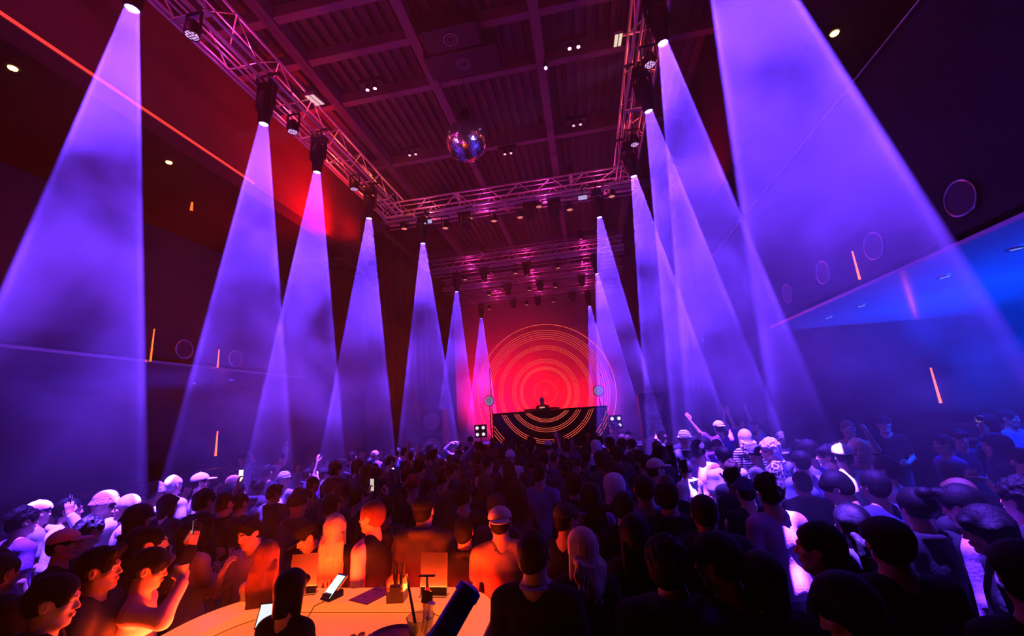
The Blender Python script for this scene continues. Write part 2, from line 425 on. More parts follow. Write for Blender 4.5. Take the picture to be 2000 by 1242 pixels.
tL = truss('long left truss running from above the camera towards the stage', (-5.33, 10.7, TZ0), (-5.33, -1.5, TZ0), 0.56)
tR = truss('long right truss running from above the camera towards the stage', (1.88, -1.5, TZ0), (1.88, 10.7, TZ0), 0.48)
tF = truss('wide cross truss nearest the camera, joining the two long trusses', (-5.45, 11.36, TZ0), (1.95, 11.36, TZ0), -0.56, extra=3)
tA = truss('first stage truss behind the near cross truss', (-5.9, 16.1, TZ0), (2.0, 16.1, TZ0), -0.5, 0.42, 3)
tB = truss('middle stage truss between the first and the last', (-6.2, 18.7, TZ0), (2.1, 18.7, TZ0), -0.5, 0.42, 3)
tC = truss('rearmost stage truss above the ring sculpture', (-6.4, 21.3, TZ0), (2.1, 21.3, TZ0), -0.5, 0.42, 3)
# hoists that carry the trusses
def hoist(x, y, z, label, L=0.5):
    t = thing('chain_hoist', label, 'hoist', (x, y, z), 0, 'chain hoists above the trusses')
    G().box((0, 0, 0.25), (0.2, 0.16, 0.4), 0.03).done('motor', M['black'], t)
    G().cyl((0, 0, 0.45), (0, 0, 10.06 - z), 0.012, n=6).done('chain', M['rope'], t)
    G().box((0, 0, 0.02), (0.1, 0.5, 0.05), 0.01).done('clamp', M['steel'], t)
for x, y, w in ((-5.05, 3.6, 'left truss nearest the camera'), (-5.05, 9.1, 'left truss near the corner'), (1.64, 3.9, 'right truss nearest the camera'), (1.64, 9.2, 'right truss near the corner'),
                (-3.2, 11.1, 'near cross truss, left half'), (0.2, 11.1, 'near cross truss, right half'), (-3.6, 15.85, 'first stage truss, left half'), (0.4, 15.85, 'first stage truss, right half'), (-3.8, 18.45, 'middle stage truss, left half'), (0.4, 18.45, 'middle stage truss, right half'), (-3.8, 21.05, 'rearmost stage truss, left half'), (0.4, 21.05, 'rearmost stage truss, right half')):
    hoist(x, y, TZ1 + 0.03, 'black chain hoist on the ' + w)
# ---------------- moving heads with their beams
VI = (0.13, 0.034, 1.0)
lensm = bpy.data.materials.new('lit_lens'); lensm.use_nodes = True; nt = lensm.node_tree; nt.nodes.clear()
o_ = nt.nodes.new('ShaderNodeOutputMaterial'); ad = nt.nodes.new('ShaderNodeAddShader'); tr = nt.nodes.new('ShaderNodeBsdfTransparent'); em = nt.nodes.new('ShaderNodeEmission')
em.inputs[0].default_value = (0.35, 0.3, 1, 1); em.inputs[1].default_value = 3.0
nt.links.new(tr.outputs[0], ad.inputs[0]); nt.links.new(em.outputs[0], ad.inputs[1]); nt.links.new(ad.outputs[0], o_.inputs[0]); lensm.cycles.emission_sampling = 'NONE'
HALF = 7.5
def beam_light(energy, color):
    l = bpy.data.lights.new('beam', 'SPOT'); l.energy = energy; l.color = color
    l.spot_size = R(2 * HALF + 0.5); l.spot_blend = 0.04; l.shadow_soft_size = 0.012; l.use_nodes = True
    nt = l.node_tree; em = nt.nodes['Emission']; N = nt.nodes.new; L = nt.links.new
    tc = N('ShaderNodeTexCoord'); sx = N('ShaderNodeSeparateXYZ'); L(tc.outputs['Normal'], sx.inputs[0])
    ab = N('ShaderNodeMath'); ab.operation = 'ABSOLUTE'; L(sx.outputs['Z'], ab.inputs[0])
    ac = N('ShaderNodeMath'); ac.operation = 'ARCCOSINE'; L(ab.outputs[0], ac.inputs[0])
    cr = N('ShaderNodeFloatCurve') if False else N('ShaderNodeValToRGB')
    mr = N('ShaderNodeMapRange'); mr.inputs[1].default_value = 0; mr.inputs[2].default_value = R(HALF); L(ac.outputs[0], mr.inputs[0]); L(mr.outputs[0], cr.inputs[0])
    e = cr.color_ramp.elements
    e[0].position = 0.0; e[0].color = (0.22,) * 3 + (1,)
    e[1].position = 0.90; e[1].color = (0.30,) * 3 + (1,)
    a = e.new(0.97); a.color = (2.6,) * 3 + (1,)
    b = e.new(1.0); b.color = (2.0,) * 3 + (1,)
    mu = N('ShaderNodeMath'); mu.operation = 'MULTIPLY'; mu.inputs[1].default_value = 1.0; L(cr.outputs[0], mu.inputs[0])
    lf = N('ShaderNodeLightFalloff'); lf.inputs['Strength'].default_value = 1.0; lf.inputs['Smooth'].default_value = 0.0
    m2 = N('ShaderNodeMath'); m2.operation = 'MULTIPLY'; L(mu.outputs[0], m2.inputs[0]); L(lf.outputs['Quadratic'], m2.inputs[1])
    L(m2.outputs[0], em.inputs['Strength'])
    return l
def make_head():
    t = thing('moving_head_light', '', 'stage light', (0, 0, 0))
    # origin at the lens, light comes out downwards; yoke and clamp above
    G().box((0, 0, 0.74), (0.26, 0.24, 0.12), 0.02).cyl((0, 0, 0.78), (0, 0, 0.925), 0.022, n=10).box((0, 0, 0.93), (0.46, 0.05, 0.03)).done('base', M['black'], t)
    G().box((-0.145, 0, 0.49), (0.03, 0.1, 0.42), 0.01).box((0.145, 0, 0.49), (0.03, 0.1, 0.42), 0.01).box((0, 0, 0.675), (0.32, 0.1, 0.035), 0.01).done('yoke', M['black'], t)
    hd = G().lathe((0, 0, 0), [(0.072, 0.0), (0.082, 0.0), (0.092, 0.05), (0.095, 0.17), (0.118, 0.22), (0.12, 0.50), (0.10, 0.58), (0.0, 0.60), (0.0, 0.585), (0.085, 0.57), (0.105, 0.46), (0.085, 0.2), (0.072, 0.0)], 28, open_ends=True).done('head', M['black'], t, smooth=True)
    G().cyl((0, 0, 0.012), (0, 0, 0.016), 0.07, n=28).done('lens', lensm, hd)
    return t
head0 = make_head(); first = [True]
def moving_head(px, py, pos, tilt, label, group, en=1.0):
    p = Vector(pos)
    if first[0]: t = head0; first[0] = False; t.location = p
    else: t = copy_thing(head0, p)
    t['label'] = label; t['group'] = group
    t.rotation_euler = (R(tilt[1]), R(tilt[0]), 0)
    l = bpy.data.objects.new('beam', BL); COL.objects.link(l); l.parent = t; l.location = (0, 0, 0.46)
    return t
BL = beam_light(172000, VI)
lp = [((258, 18), None), ((515, 243), None), ((619, 337), None), ((721, 427), None), ((826, 476), None), ((892, 570), None), ((940, 622), None)]
on = ['first', 'second', 'third', 'fourth', 'fifth', 'sixth', 'seventh']
for i, ((px, py), yy) in enumerate(lp):
    p = aty(px, py, yy) if yy else atz(px, py, CAMH + 5.0)
    moving_head(px, py, p, ([6, 4, 4, 4, 1, 3.5, 3][i], 3), 'black moving head throwing a violet beam, %s of the left row counted from the camera' % on[i], 'moving heads of the left row')
rp = [((1364, -275), None), ((1295, 85), None), ((1267, 218), None), ((1238, 345), None), ((1171, 425), None), ((1166, 535), None), ((1151, 598), None)]
for i, ((px, py), yy) in enumerate(rp):
    p = aty(px, py, yy) if yy else atz(px, py, CAMH + 5.0)
    moving_head(px, py, p, ([-6, -4, -5.5, -4, -1, -2, -2][i], [3, 5, 8, 6, 3, 3, 3][i]), 'black moving head throwing a violet beam, %s of the right row counted from the camera' % on[i], 'moving heads of the right row')
# ---------------- wash lights (round LED face)
washglow = {}
def led_face(col, key):
    m = bpy.data.materials.new('led_face_' + key); m.use_nodes = True; nt = m.node_tree; nt.nodes.clear()
    N = nt.nodes.new; L = nt.links.new
    o = N('ShaderNodeOutputMaterial'); e = N('ShaderNodeEmission'); e.inputs[1].default_value = 1.0
    tc = N('ShaderNodeTexCoord'); vo = N('ShaderNodeTexVoronoi'); vo.inputs['Scale'].default_value = 26; vo.inputs['Randomness'].default_value = 0.3
    L(tc.outputs['Object'], vo.inputs['Vector'])
    cr = N('ShaderNodeValToRGB'); L(vo.outputs['Distance'], cr.inputs[0])
    cr.color_ramp.elements[0].position = 0.25; cr.color_ramp.elements[0].color = (*col, 1); cr.color_ramp.elements[1].position = 0.5; cr.color_ramp.elements[1].color = (0.03, 0.005, 0.05, 1)
    L(cr.outputs[0], e.inputs[0]); L(e.outputs[0], o.inputs[0]); m.cycles.emission_sampling = 'NONE'
    return m
def make_wash(key, col):
    t = thing('wash_light', '', 'stage light', (0, 0, 0))
    G().lathe((0, 0, 0), [(0.085, 0.012), (0.085, 0.0), (0.1, 0.0), (0.105, 0.1), (0.07, 0.22), (0.03, 0.26)], 24).done('housing', M['black'], t, smooth=True)
    G().cyl((0, 0, 0.008), (0, 0, 0.016), 0.085, n=24).done('led_face', led_face(col, key), t)
    G().box((-0.12, 0, 0.24), (0.015, 0.04, 0.3)).box((0.12, 0, 0.24), (0.015, 0.04, 0.3)).box((0, 0, 0.385), (0.255, 0.04, 0.015)).cyl((0, 0, 0.38), (0, 0, 0.52), 0.015, n=8).done('bracket', M['black'], t)
    return t
w0 = make_wash('violet', (1.4, 0.7, 1.6)); w1 = make_wash('coral', (2.2, 0.5, 0.45))
def wash(src, p, label, group, used=set()):
    t = src if src.name not in used else copy_thing(src)
    used.add(src.name); t.location = p; t['label'] = label; t['group'] = group; return t
ZW = TZ0 - 0.5
for (px, py), nm in zip([(375, 70), (572, 258), (692, 370)], ['nearest the camera', 'between the second and third beams', 'nearest the corner']):
    wash(w0, atz(px, py, ZW), 'round violet wash light under the left truss, ' + nm, 'wash lights under the left truss')
for (px, py), nm in zip([(1270, 127), (1240, 283)], ['nearer the camera', 'nearer the corner']):
    wash(w0, atz(px, py, ZW), 'round violet wash light under the right truss, ' + nm, 'wash lights under the right truss')
for i, (px, py) in enumerate([(790, 447), (870, 446), (918, 427), (965, 432), (1016, 425), (1053, 404), (1113, 410), (1195, 384)]):
    wash(w1, aty(px, py, 11.1), 'round coral wash light under the near cross truss, %s from the left' % ['first', 'second', 'third', 'fourth', 'fifth', 'sixth', 'seventh', 'eighth'][i], 'wash lights under the near cross truss')
wq = 0
for y, zz, xs in ((15.85, TZ0 - 0.5, (-4.4, -2.3, -0.6, 0.9)), (18.45, TZ0 - 0.5, (-4.0, -2.1, -0.9, 1.0)), (21.05, TZ0 - 0.5, (-4.6, -2.6, -1.2, 0.6))):
    for k, xx in enumerate(xs):
        wash(w1, (xx, y, zz), 'small coral wash light under the %s stage truss, %s from the left' % ({15.85: 'first', 18.45: 'middle', 21.05: 'rearmost'}[y], ['first', 'second', 'third', 'fourth'][k]), 'wash lights under the stage trusses')
# ---------------- spare dark moving heads hanging nose down from the stage trusses
dark0 = None
for y, zz, xs, nm in ((15.85, TZ0 - 0.58, (-3.6, -1.85), 'first'), (18.45, TZ0 - 0.58, (-3.1, -1.6, 0.3), 'middle'), (21.05, TZ0 - 0.58, (-3.3, -2.0, -0.2), 'rearmost'), (11.1, TZ0 - 0.58, (-3.0, -1.05, -0.35), 'near cross')):
    for k, xx in enumerate(xs):
        if dark0 is None:
            t = thing('spot_light', '', 'stage light', (0, 0, 0)); dark0 = t
            G().lathe((0, 0, 0), [(0.0, 0.02), (0.09, 0.0), (0.12, 0.03), (0.15, 0.28), (0.13, 0.4), (0.0, 0.42)], 20).done('head', M['black'], t, smooth=True)
            G().box((-0.17, 0, 0.36), (0.03, 0.1, 0.32), 0.008).box((0.17, 0, 0.36), (0.03, 0.1, 0.32), 0.008).box((0, 0, 0.52), (0.38, 0.26, 0.08), 0.01).done('yoke', M['black'], t)
        else: t = copy_thing(dark0)
        t.location = (xx, y, zz); t['label'] = 'unlit black spotlight hanging from the %s truss, %s from the left' % (nm + (' stage' if nm != 'near cross' else ''), ['first', 'second', 'third'][k]); t['group'] = 'unlit spotlights on the trusses'
# ---------------- bright rectangular panels clamped to the trusses
def panel(p, size, rot, col, st, label, name='strobe_light'):
    t = thing(name, label, 'stage light', p)
    t.rotation_euler = rot
    G().box((0, 0, 0.02), (size[0], size[1], 0.05), 0.008).done('housing', M['grey'], t)
    G().box((-size[0] * 0.25, 0, -0.008), (size[0] * 0.4, size[1] * 0.9, 0.01)).box((size[0] * 0.27, 0, -0.008), (size[0] * 0.36, size[1] * 0.9, 0.01)).done('reflector', glow('panel_glow', col, st), t)
    xc = (-4.77 if p.x < 0 else 1.42) - p.x
    t.rotation_euler = (rot[0], 0, 0)
    G().box((xc / 2, 0, 0.07), (abs(xc) + 0.12, 0.04, 0.04)).done('clamp', M['steel'], t)
panel(atz(615, 195, TZ1 - 0.05), (0.2, 0.4, 0), (0.2, 0.3, 0.0), (1, 0.55, 0.6), 1.0, 'white rectangular lamp glowing on top of the left truss')
panel(atz(1207, 78, TZ1 - 0.05), (0.14, 0.36, 0), (0.2, -0.2, 0.0), (1, 0.8, 0.6), 1.0, 'white rectangular lamp glowing beside the right truss')
for (px, py), nm in (((836, 433), 'left'), ((1138, 386), 'right')):
    p = aty(px, py, 10.95)
    t = thing('strobe_light', 'lilac rectangular strobe on the %s half of the near cross truss' % nm, 'stage light', p, 0, 'strobes on the near cross truss')
    G().box((0, 0.04, 0), (0.27, 0.08, 0.15), 0.01).done('housing', M['grey'], t)
    G().box((0, -0.004, 0), (0.24, 0.01, 0.12)).done('lamp_face', glow('strobe_face', (0.62, 0.5, 1), 0.9), t)
    G().box((0, 0.06, (TZ0 - p.z) / 2), (0.05, 0.05, TZ0 - p.z + 0.02)).box((0, 0.0, TZ0 - p.z - 0.03), (0.05, 0.5, 0.04)).done('clamp', M['black'], t)
# ---------------- mirror ball
ball_p = atz(911, 275, CAMH + 5.25)
t = thing('disco_ball', 'large mirror-tiled disco ball hanging in the middle of the hall', 'disco ball', ball_p)
bm = bmesh.new(); RB = 0.40; nr = 34
rnd = random.Random(3)
for i in range(nr):
    a0 = -PI / 2 + PI * i / nr; a1 = a0 + PI / nr; am = (a0 + a1) / 2
    nu = max(4, int(2 * PI * math.cos(am) * RB / (PI * RB / nr)))
    for j in range(nu):
        b = 2 * PI * (j + 0.5) / nu
        n = Vector((math.cos(am) * math.cos(b), math.cos(am) * math.sin(b), math.sin(am)))
        e1 = Vector((-math.sin(b), math.cos(b), 0)); e2 = n.cross(e1)
        nn = (n + e1 * rnd.uniform(-.06, .06) + e2 * rnd.uniform(-.06, .06)).normalized()
        e1 = (e1 - nn * e1.dot(nn)).normalized(); e2 = nn.cross(e1)
        s = PI * RB / nr * 0.43
        q = [bm.verts.new(n * RB + e1 * s * u + e2 * s * v) for u, v in ((-1, -1), (1, -1), (1, 1), (-1, 1))]
        bm.faces.new(q)
mirror = mat('mirror_tile', (0.95, 0.93, 0.97), 0.16, 1.0, 0.05)
link('mirror_tiles', me_from(bm, 'mirror_tiles'), mirror, t)
G().ball((0, 0, 0), RB - 0.006, 40).done('core', M['grey'], t, smooth=True)
G().cyl((0, 0, RB - 0.02), (0, 0, RB + 0.06), 0.06, n=16).done('cap', M['grey'], t)
G().cyl((0, 0, RB + 0.05), (0, 0, 9.6 - ball_p.z), 0.008, n=6).done('cable', M['rope'], t)
G().box((0, 0, RB + 0.2), (0.16, 0.16, 0.2), 0.02).done('motor', M['black'], t)
# ---------------- twin downlights on the ceiling
def twin(px, py, label, bright=1.0, z=CAMH + 6.9, extra=()):
    t = thing('ceiling_spotlight', label, 'ceiling light', atz(px, py, z), 0, 'twin spotlights on the ceiling')
    G().box((0, 0, 0.16), (0.5, 0.16, 0.1), 0.01).cyl((0, 0, 0.2), (0, 0, 0.5), 0.012, n=6).done('rail', M['black'], t)
    for s in (-0.085, 0.085):
        h = G().lathe((s, 0, 0.0), [(0.03, 0.0), (0.045, 0.0), (0.05, 0.1), (0.02, 0.13)], 16).done('lamp_can', M['black'], t, smooth=True)
        G().cyl((s, 0, -0.012), (s, 0, -0.002), 0.034, n=16).done('bulb', TW if bright > 0.5 else TW2, h)
TW = glow('twin_bulb', (1.0, 0.35, 0.9), 6.0); TW2 = glow('twin_bulb_dim', (0.8, 0.4, 0.6), 2.0)
for (px, py), nm, b in (((725, 174), 'over the left truss', 1), ((1121, 93), 'beside the right truss', 1), ((806, 302), 'left of the disco ball', 0), ((992, 300), 'just right of the disco ball', 0), ((1127, 244), 'right of the disco ball near the right truss', 0)):
    twin(px, py, 'pair of small pink ceiling spotlights ' + nm, b)
o = G().ball((0, 0, 0), 0.035, 12).done('bulb', glow('violet_bulb', (0.6, 0.25, 1), 6)); t = thing('ceiling_lamp', 'small violet lamp on the ceiling beam crossing right of the disco ball', 'ceiling light', atz(1066, 133, CAMH + 7.05)); o.parent = t
G().lathe((0, 0, 0.02), [(0.045, 0), (0.05, 0.1), (0.01, 0.14)], 12).cyl((0, 0, 0.1), (0, 0, 0.3), 0.01, n=6).done('housing', M['black'], t)
# air duct boxes between the beams
for (px, py, w, d), nm in (((880, 70, 1.1, 0.5), 'nearer the camera'), ((905, 118, 1.5, 0.6), 'second')): 
    t = thing('air_duct', 'black air duct box hanging in the ceiling grid, ' + nm, 'duct', atz(px, py, CAMH + 7.05), 0, 'ducts in the ceiling grid')
    G().box((0, 0, 0.1), (w, d, 0.36), 0.03).done('duct_box', M['black'], t)
    for sx_ in (-1, 1): G().cyl((sx_ * w * .4, 0, 0.25), (sx_ * w * .4, 0, 10.1 - CAMH - 7.05), 0.012, n=6).done('hanger', M['black'], t)
    G().torus((0, 0, -0.09), 0.13, 0.015, 'Z', 24, 6).torus((0, 0, -0.09), 0.07, 0.012, 'Z', 20, 6).done('grille', M['grey'], t)
t = thing('loudspeaker_rack', 'dark slatted rack fixed where the left upper wall meets the stage', 'rack', (-7.0, 11.2, CAMH + 4.75))
for k in range(4): G().box((0, (k - 1.5) * 0.33, 0), (0.75, 0.06, 0.08), 0.01).done('slat', M['black'], t)
G().box((-0.36, 0, 0), (0.06, 1.3, 0.1), 0.01).box((0.36, 0, 0), (0.06, 1.3, 0.1), 0.01).box((0, 0.65, 0), (0.78, 0.06, 0.1), 0.01).box((0, -0.65, 0), (0.78, 0.06, 0.1), 0.01).done('frame', M['black'], t)
G().cyl((-0.3, 0, 0), (-0.3, 0, 0.7), 0.02, n=8).cyl((0.3, 0, 0), (0.3, 0, 0.7), 0.02, n=8).done('hanger', M['black'], t)
# ---------------- stage: ring sculpture, booth, discs
RY = 17.5
rc = aty(1065, 766, RY)
hoop = glow('neon_coral', (1.0, 0.12, 0.08), 1.35)
t = thing('ring_sculpture', 'giant sculpture of concentric glowing coral hoops behind the DJ', 'light sculpture', (rc.x, RY, rc.z))
k = RY / 820 / 4.6 * 1.0
rads = [615, 561, 542, 522, 503, 484, 418, 403, 388, 296, 281, 266, 225, 214, 204]
K = 2.84 / 615
for i, rr in enumerate(rads):
    G().torus((0, 0.0, 0.0), rr * K, 0.011 if i == 0 else 0.0065, 'Y', 120, 6).done('hoop', hoop, t, smooth=True)
dim = glow('neon_coral_dim', (1.0, 0.10, 0.05), 1.0)
G().torus((0, 0, 0.0), 101 * K, 0.007, 'Y', 64, 6).done('hoop', dim, t)
g = G(); prev = None                       # small spiral in the middle
for i in range(70):
    a = i * 0.17; r_ = 0.012 + a * 0.0085
    q = Vector((r_ * math.cos(a), 0, -0.05 + r_ * math.sin(a)))
    if prev is not None: g.cyl(prev, q, 0.006, n=5, caps=False)
    prev = q
g.done('spiral', dim, t)
G().cyl((-2.3, 0.06, -2.0), (-2.3, 0.06, 1.2), 0.02, n=8).cyl((2.3, 0.06, -2.0), (2.3, 0.06, 1.2), 0.02, n=8).done('support_post', M['black'], t)
# booth
by = 15.5
b0 = aty(962, 808, by); b1 = aty(1185, 793, by); bw = b1.x - b0.x; ztop = b0.z
t = thing('dj_booth', 'wide black DJ booth with glowing coral arcs across its front', 'DJ booth', ((b0.x + b1.x) / 2, by, 1.0))
h = ztop - 1.0
G().box((0, 0.35, h / 2 - 0.02), (bw, 0.7, h - 0.04), 0.02).done('front_box', M['black_gloss'], t)
G().box((0, 0.4, h - 0.02), (bw + 0.06, 0.86, 0.05), 0.01).done('tabletop', M['black'], t)
cx = aty(1065, 766, by).x - (b0.x + b1.x) / 2; cz = aty(1065, 766, by).z - 1.0
for i, rr in enumerate([561, 542, 522, 418, 403, 388, 325, 310, 296, 245, 233, 222]):
    r_ = rr * 2.84 / 615 * by / RY * 1.05
    # the arc of each circle that lies on the front face
    segs = []
    for q in range(240):
        a = 2 * PI * q / 240
        x = cx + r_ * math.cos(a); z = cz + r_ * math.sin(a)
        if -bw / 2 + 0.02 < x < bw / 2 - 0.02 and 0.03 < z < h - 0.06: segs.append(q)
    if len(segs) < 4: continue
    g = G(); ok = set(segs)
    for q in segs:
        if (q + 1) % 240 in ok:
            a = 2 * PI * q / 240; b = 2 * PI * (q + 1) / 240
            g.cyl((cx + r_ * math.cos(a), -0.008, cz + r_ * math.sin(a)), (cx + r_ * math.cos(b), -0.008, cz + r_ * math.sin(b)), 0.007, n=5, caps=False)
    g.done('arc_light', hoop, t)
dk = thing('dj_mixer', 'black DJ mixer and decks on the booth top', 'DJ mixer', (aty(1058, 795, by + .4).x, by + 0.42, ztop + 0.005))
G().box((0, 0, 0.035), (1.3, 0.35, 0.06), 0.01).done('body', M['black'], dk)
for s in (-0.42, 0.42): G().cyl((s, 0, 0.06), (s, 0, 0.08), 0.13, n=24).done('platter', M['grey'], dk)
G().box((0, 0.1, 0.09), (0.2, 0.02, 0.06)).done('screen', glow('mixer_screen', (1, 0.3, 0.2), 1.0), dk)
# spiral discs on beaded poles
disc = mat('pale_disc', (0.8, 0.8, 0.85), 0.35, emis=(0.75, 0.6, 1.0), es=0.35)
for (px, py), nm in (((956, 783), 'left'), ((1169, 763), 'right')):
    p = aty(px, py, 15.2)
    t = thing('disc_light', 'pale spiral disc on a beaded pole at the %s end of the DJ booth' % nm, 'stage prop', (p.x, p.y, 1.0))
    zz = p.z - 1.0
    G().ball((0, 0, zz), 0.15, 24, (1, 0.45, 1)).done('disc', disc, t, smooth=True)
    G().torus((0, -0.05, zz), 0.175, 0.02, 'Y', 32, 6).torus((0, -0.075, zz), 0.09, 0.012, 'Y', 24, 6).torus((0, -0.08, zz), 0.045, 0.01, 'Y', 20, 6).done('spiral_trim', M['steel'], t, smooth=True)
    G().cyl((0, 0, 0.03), (0, 0, zz - 0.14), 0.018, n=8).done('pole', M['black'], t)
    G().cyl((0, 0, 0), (0, 0, 0.03), 0.16, n=24).done('base', M['black'], t)
    for q in range(9): G().ball((0.02 * math.sin(q), -0.03, zz - 0.25 - q * 0.12), 0.022, 8).done('bead', M['steel'], t)
# clusters of round lamps on the stage edge
for (px, py), nm in (((938, 842), 'left of the DJ booth'), ((1203, 824), 'right of the DJ booth')):
    p = aty(px, py, 14.6)
    t = thing('blinder_light', 'cluster of round white lamps on a stand ' + nm, 'stage light', (p.x, p.y, 1.0))
    zz = p.z - 1.0
    G().box((0, 0.06, zz), (0.44, 0.08, 0.44), 0.02).done('housing', M['black'], t)
    for a in (-0.11, 0.11):
        for b in (-0.11, 0.11): G().cyl((a, 0.0, zz + b), (a, 0.03, zz + b), 0.055, n=16).done('lamp', glow('blinder_glow', (0.8, 0.7, 1), 1.3), t)
    G().cyl((0, 0.06, 0.0), (0, 0.06, max(0.05, zz - 0.2)), 0.02, n=8).done('stand', M['black'], t)
# stage flank loudspeakers
for xx, nm in ((-5.4, 'left'), (2.0, 'right')):
    t = thing('loudspeaker', 'tall black loudspeaker stack at the %s edge of the stage' % nm, 'loudspeaker', (xx, 14.6, 1.0))
    for q in range(2):
        c = G().box((0, 0, 0.42 + q * 0.84), (0.8, 0.7, 0.82), 0.03).done('cabinet', M['black'], t)
        G().cyl((0, -0.36, 0.42 + q * 0.84), (0, -0.34, 0.42 + q * 0.84), 0.3, n=28).done('cone', M['grey'], c)
# ------------------------------------------------------------------ people: smooth bodies from blended volumes
class Field:
    """signed distances on a rectilinear grid; shapes are blended in, then the zero surface is meshed"""
    def __init__(s, xs, ys, zs):
        s.c = [np.asarray(a, np.float32) for a in (xs, ys, zs)]
        s.f = np.full([len(a) for a in s.c], 0.2, np.float32)
    def sub(s, lo, hi):
        sl = []
        for a, l, h in zip(s.c, lo, hi):
            i = max(0, int(np.searchsorted(a, l)) - 1); j = min(len(a), int(np.searchsorted(a, h)) + 1)
            if j - i < 2: return None, None
            sl.append(slice(i, j))
        sl = tuple(sl)
        X, Y, Z = np.meshgrid(s.c[0][sl[0]], s.c[1][sl[1]], s.c[2][sl[2]], indexing='ij', sparse=True)
        return sl, (X, Y, Z)
    def mix(s, sl, d, k, op):
        a = s.f[sl]
        if op == 'sub':
            d = -d
            if k > 0:
                h = np.clip(0.5 - 0.5 * (a - d) / k, 0, 1); s.f[sl] = a * (1 - h) + d * h + k * h * (1 - h)
            else: s.f[sl] = np.maximum(a, d)
        else:
            if k > 0:
                h = np.clip(0.5 + 0.5 * (a - d) / k, 0, 1); s.f[sl] = a * (1 - h) + d * h - k * h * (1 - h)
            else: s.f[sl] = np.minimum(a, d)
    def cone(s, a, b, r1, r2, k=0.02, op='add', flat=None):
        a = np.array(a, np.float32); b = np.array(b, np.float32); m = max(r1, r2) + k + 0.03
        sl, g = s.sub(np.minimum(a, b) - m, np.maximum(a, b) + m)
        if sl is None: return s
        X, Y, Z = g; d = b - a; L = float(d @ d) + 1e-9
        t = np.clip(((X - a[0]) * d[0] + (Y - a[1]) * d[1] + (Z - a[2]) * d[2]) / L, 0, 1)
        dist = np.sqrt((X - a[0] - t * d[0]) ** 2 + (Y - a[1] - t * d[1]) ** 2 + (Z - a[2] - t * d[2]) ** 2) - (r1 + (r2 - r1) * t)
        s.mix(sl, dist, k, op); return s
    def ell(s, c, r, k=0.02, op='add', rot=None):
        m = max(r) + k + 0.03
        sl, g = s.sub([c[i] - m for i in range(3)], [c[i] + m for i in range(3)])
        if sl is None: return s
        X, Y, Z = g[0] - c[0], g[1] - c[1], g[2] - c[2]
        if rot is not None:
            X, Y, Z = (rot[0][0] * X + rot[1][0] * Y + rot[2][0] * Z, rot[0][1] * X + rot[1][1] * Y + rot[2][1] * Z, rot[0][2] * X + rot[1][2] * Y + rot[2][2] * Z)
        k0 = np.sqrt((X / r[0]) ** 2 + (Y / r[1]) ** 2 + (Z / r[2]) ** 2)
        k1 = np.sqrt((X / r[0] ** 2) ** 2 + (Y / r[1] ** 2) ** 2 + (Z / r[2] ** 2) ** 2) + 1e-6
        s.mix(sl, k0 * (k0 - 1) / k1, k, op); return s
    def cut(s, n, p, k=0.0):
        """keep the side the normal points away from"""
        X, Y, Z = np.meshgrid(*s.c, indexing='ij', sparse=True)
        n = np.array(n, np.float32); n /= np.linalg.norm(n)
        s.f = np.maximum(s.f, (X - p[0]) * n[0] + (Y - p[1]) * n[1] + (Z - p[2]) * n[2]); return s
    def warp(s, fn):
        X, Y, Z = np.meshgrid(*s.c, indexing='ij', sparse=True)
        s.f = s.f + fn(X, Y, Z); return s
    def nets(s):
        f = s.f; nx, ny, nz = f.shape
        ins = f < 0
        cnt = np.zeros((nx - 1, ny - 1, nz - 1), np.uint8)
        for i in (0, 1):
            for j in (0, 1):
                for k in (0, 1): cnt += ins[i:nx - 1 + i, j:ny - 1 + j, k:nz - 1 + k]
        act = (cnt > 0) & (cnt < 8)
        I, J, K = np.nonzero(act); n = len(I)
        if n == 0: return np.zeros((0, 3)), np.zeros((0, 4), int)
        idx = np.full(act.shape, -1, np.int32); idx[I, J, K] = np.arange(n)
        acc = np.zeros((n, 3), np.float32); w = np.zeros(n, np.float32)
        corners = [(i, j, k) for i in (0, 1) for j in (0, 1) for k in (0, 1)]
        xs, ys, zs = s.c
        for a in corners:
            for ax in range(3):
                if a[ax]: continue
                b = list(a); b[ax] = 1
                fa = f[I + a[0], J + a[1], K + a[2]]; fb = f[I + b[0], J + b[1], K + b[2]]
                m = (fa < 0) != (fb < 0)
                t = np.where(m, fa / np.where(np.abs(fa - fb) < 1e-9, 1, fa - fb), 0)
                pa = np.stack([xs[I + a[0]], ys[J + a[1]], zs[K + a[2]]], 1); pb = np.stack([xs[I + b[0]], ys[J + b[1]], zs[K + b[2]]], 1)
                acc += (pa + (pb - pa) * t[:, None]) * m[:, None]; w += m
        V = acc / w[:, None]
        Q = []
        for ax in range(3):
            lo = [slice(0, None)] * 3; hi = [slice(0, None)] * 3
            lo[ax] = slice(0, -1); hi[ax] = slice(1, None)
            A = ins[tuple(lo)]; B = ins[tuple(hi)]
            ch = A != B
            o1, o2 = [(1, 2), (2, 0), (0, 1)][ax]
            sel = np.array(np.nonzero(ch)).T
            ok = (sel[:, o1] > 0) & (sel[:, o2] > 0) & (sel[:, o1] < f.shape[o1] - 1) & (sel[:, o2] < f.shape[o2] - 1)
            sel = sel[ok]
            def cell(d1, d2):
                q = sel.copy(); q[:, o1] -= d1; q[:, o2] -= d2
                return idx[q[:, 0], q[:, 1], q[:, 2]]
            quad = np.stack([cell(1, 1), cell(0, 1), cell(0, 0), cell(1, 0)], 1)
            flip = ~A[sel[:, 0], sel[:, 1], sel[:, 2]]
            quad[flip] = quad[flip][:, ::-1]
            Q.append(quad)
        Q = np.concatenate(Q); Q = Q[(Q >= 0).all(1)]
        return V, Q
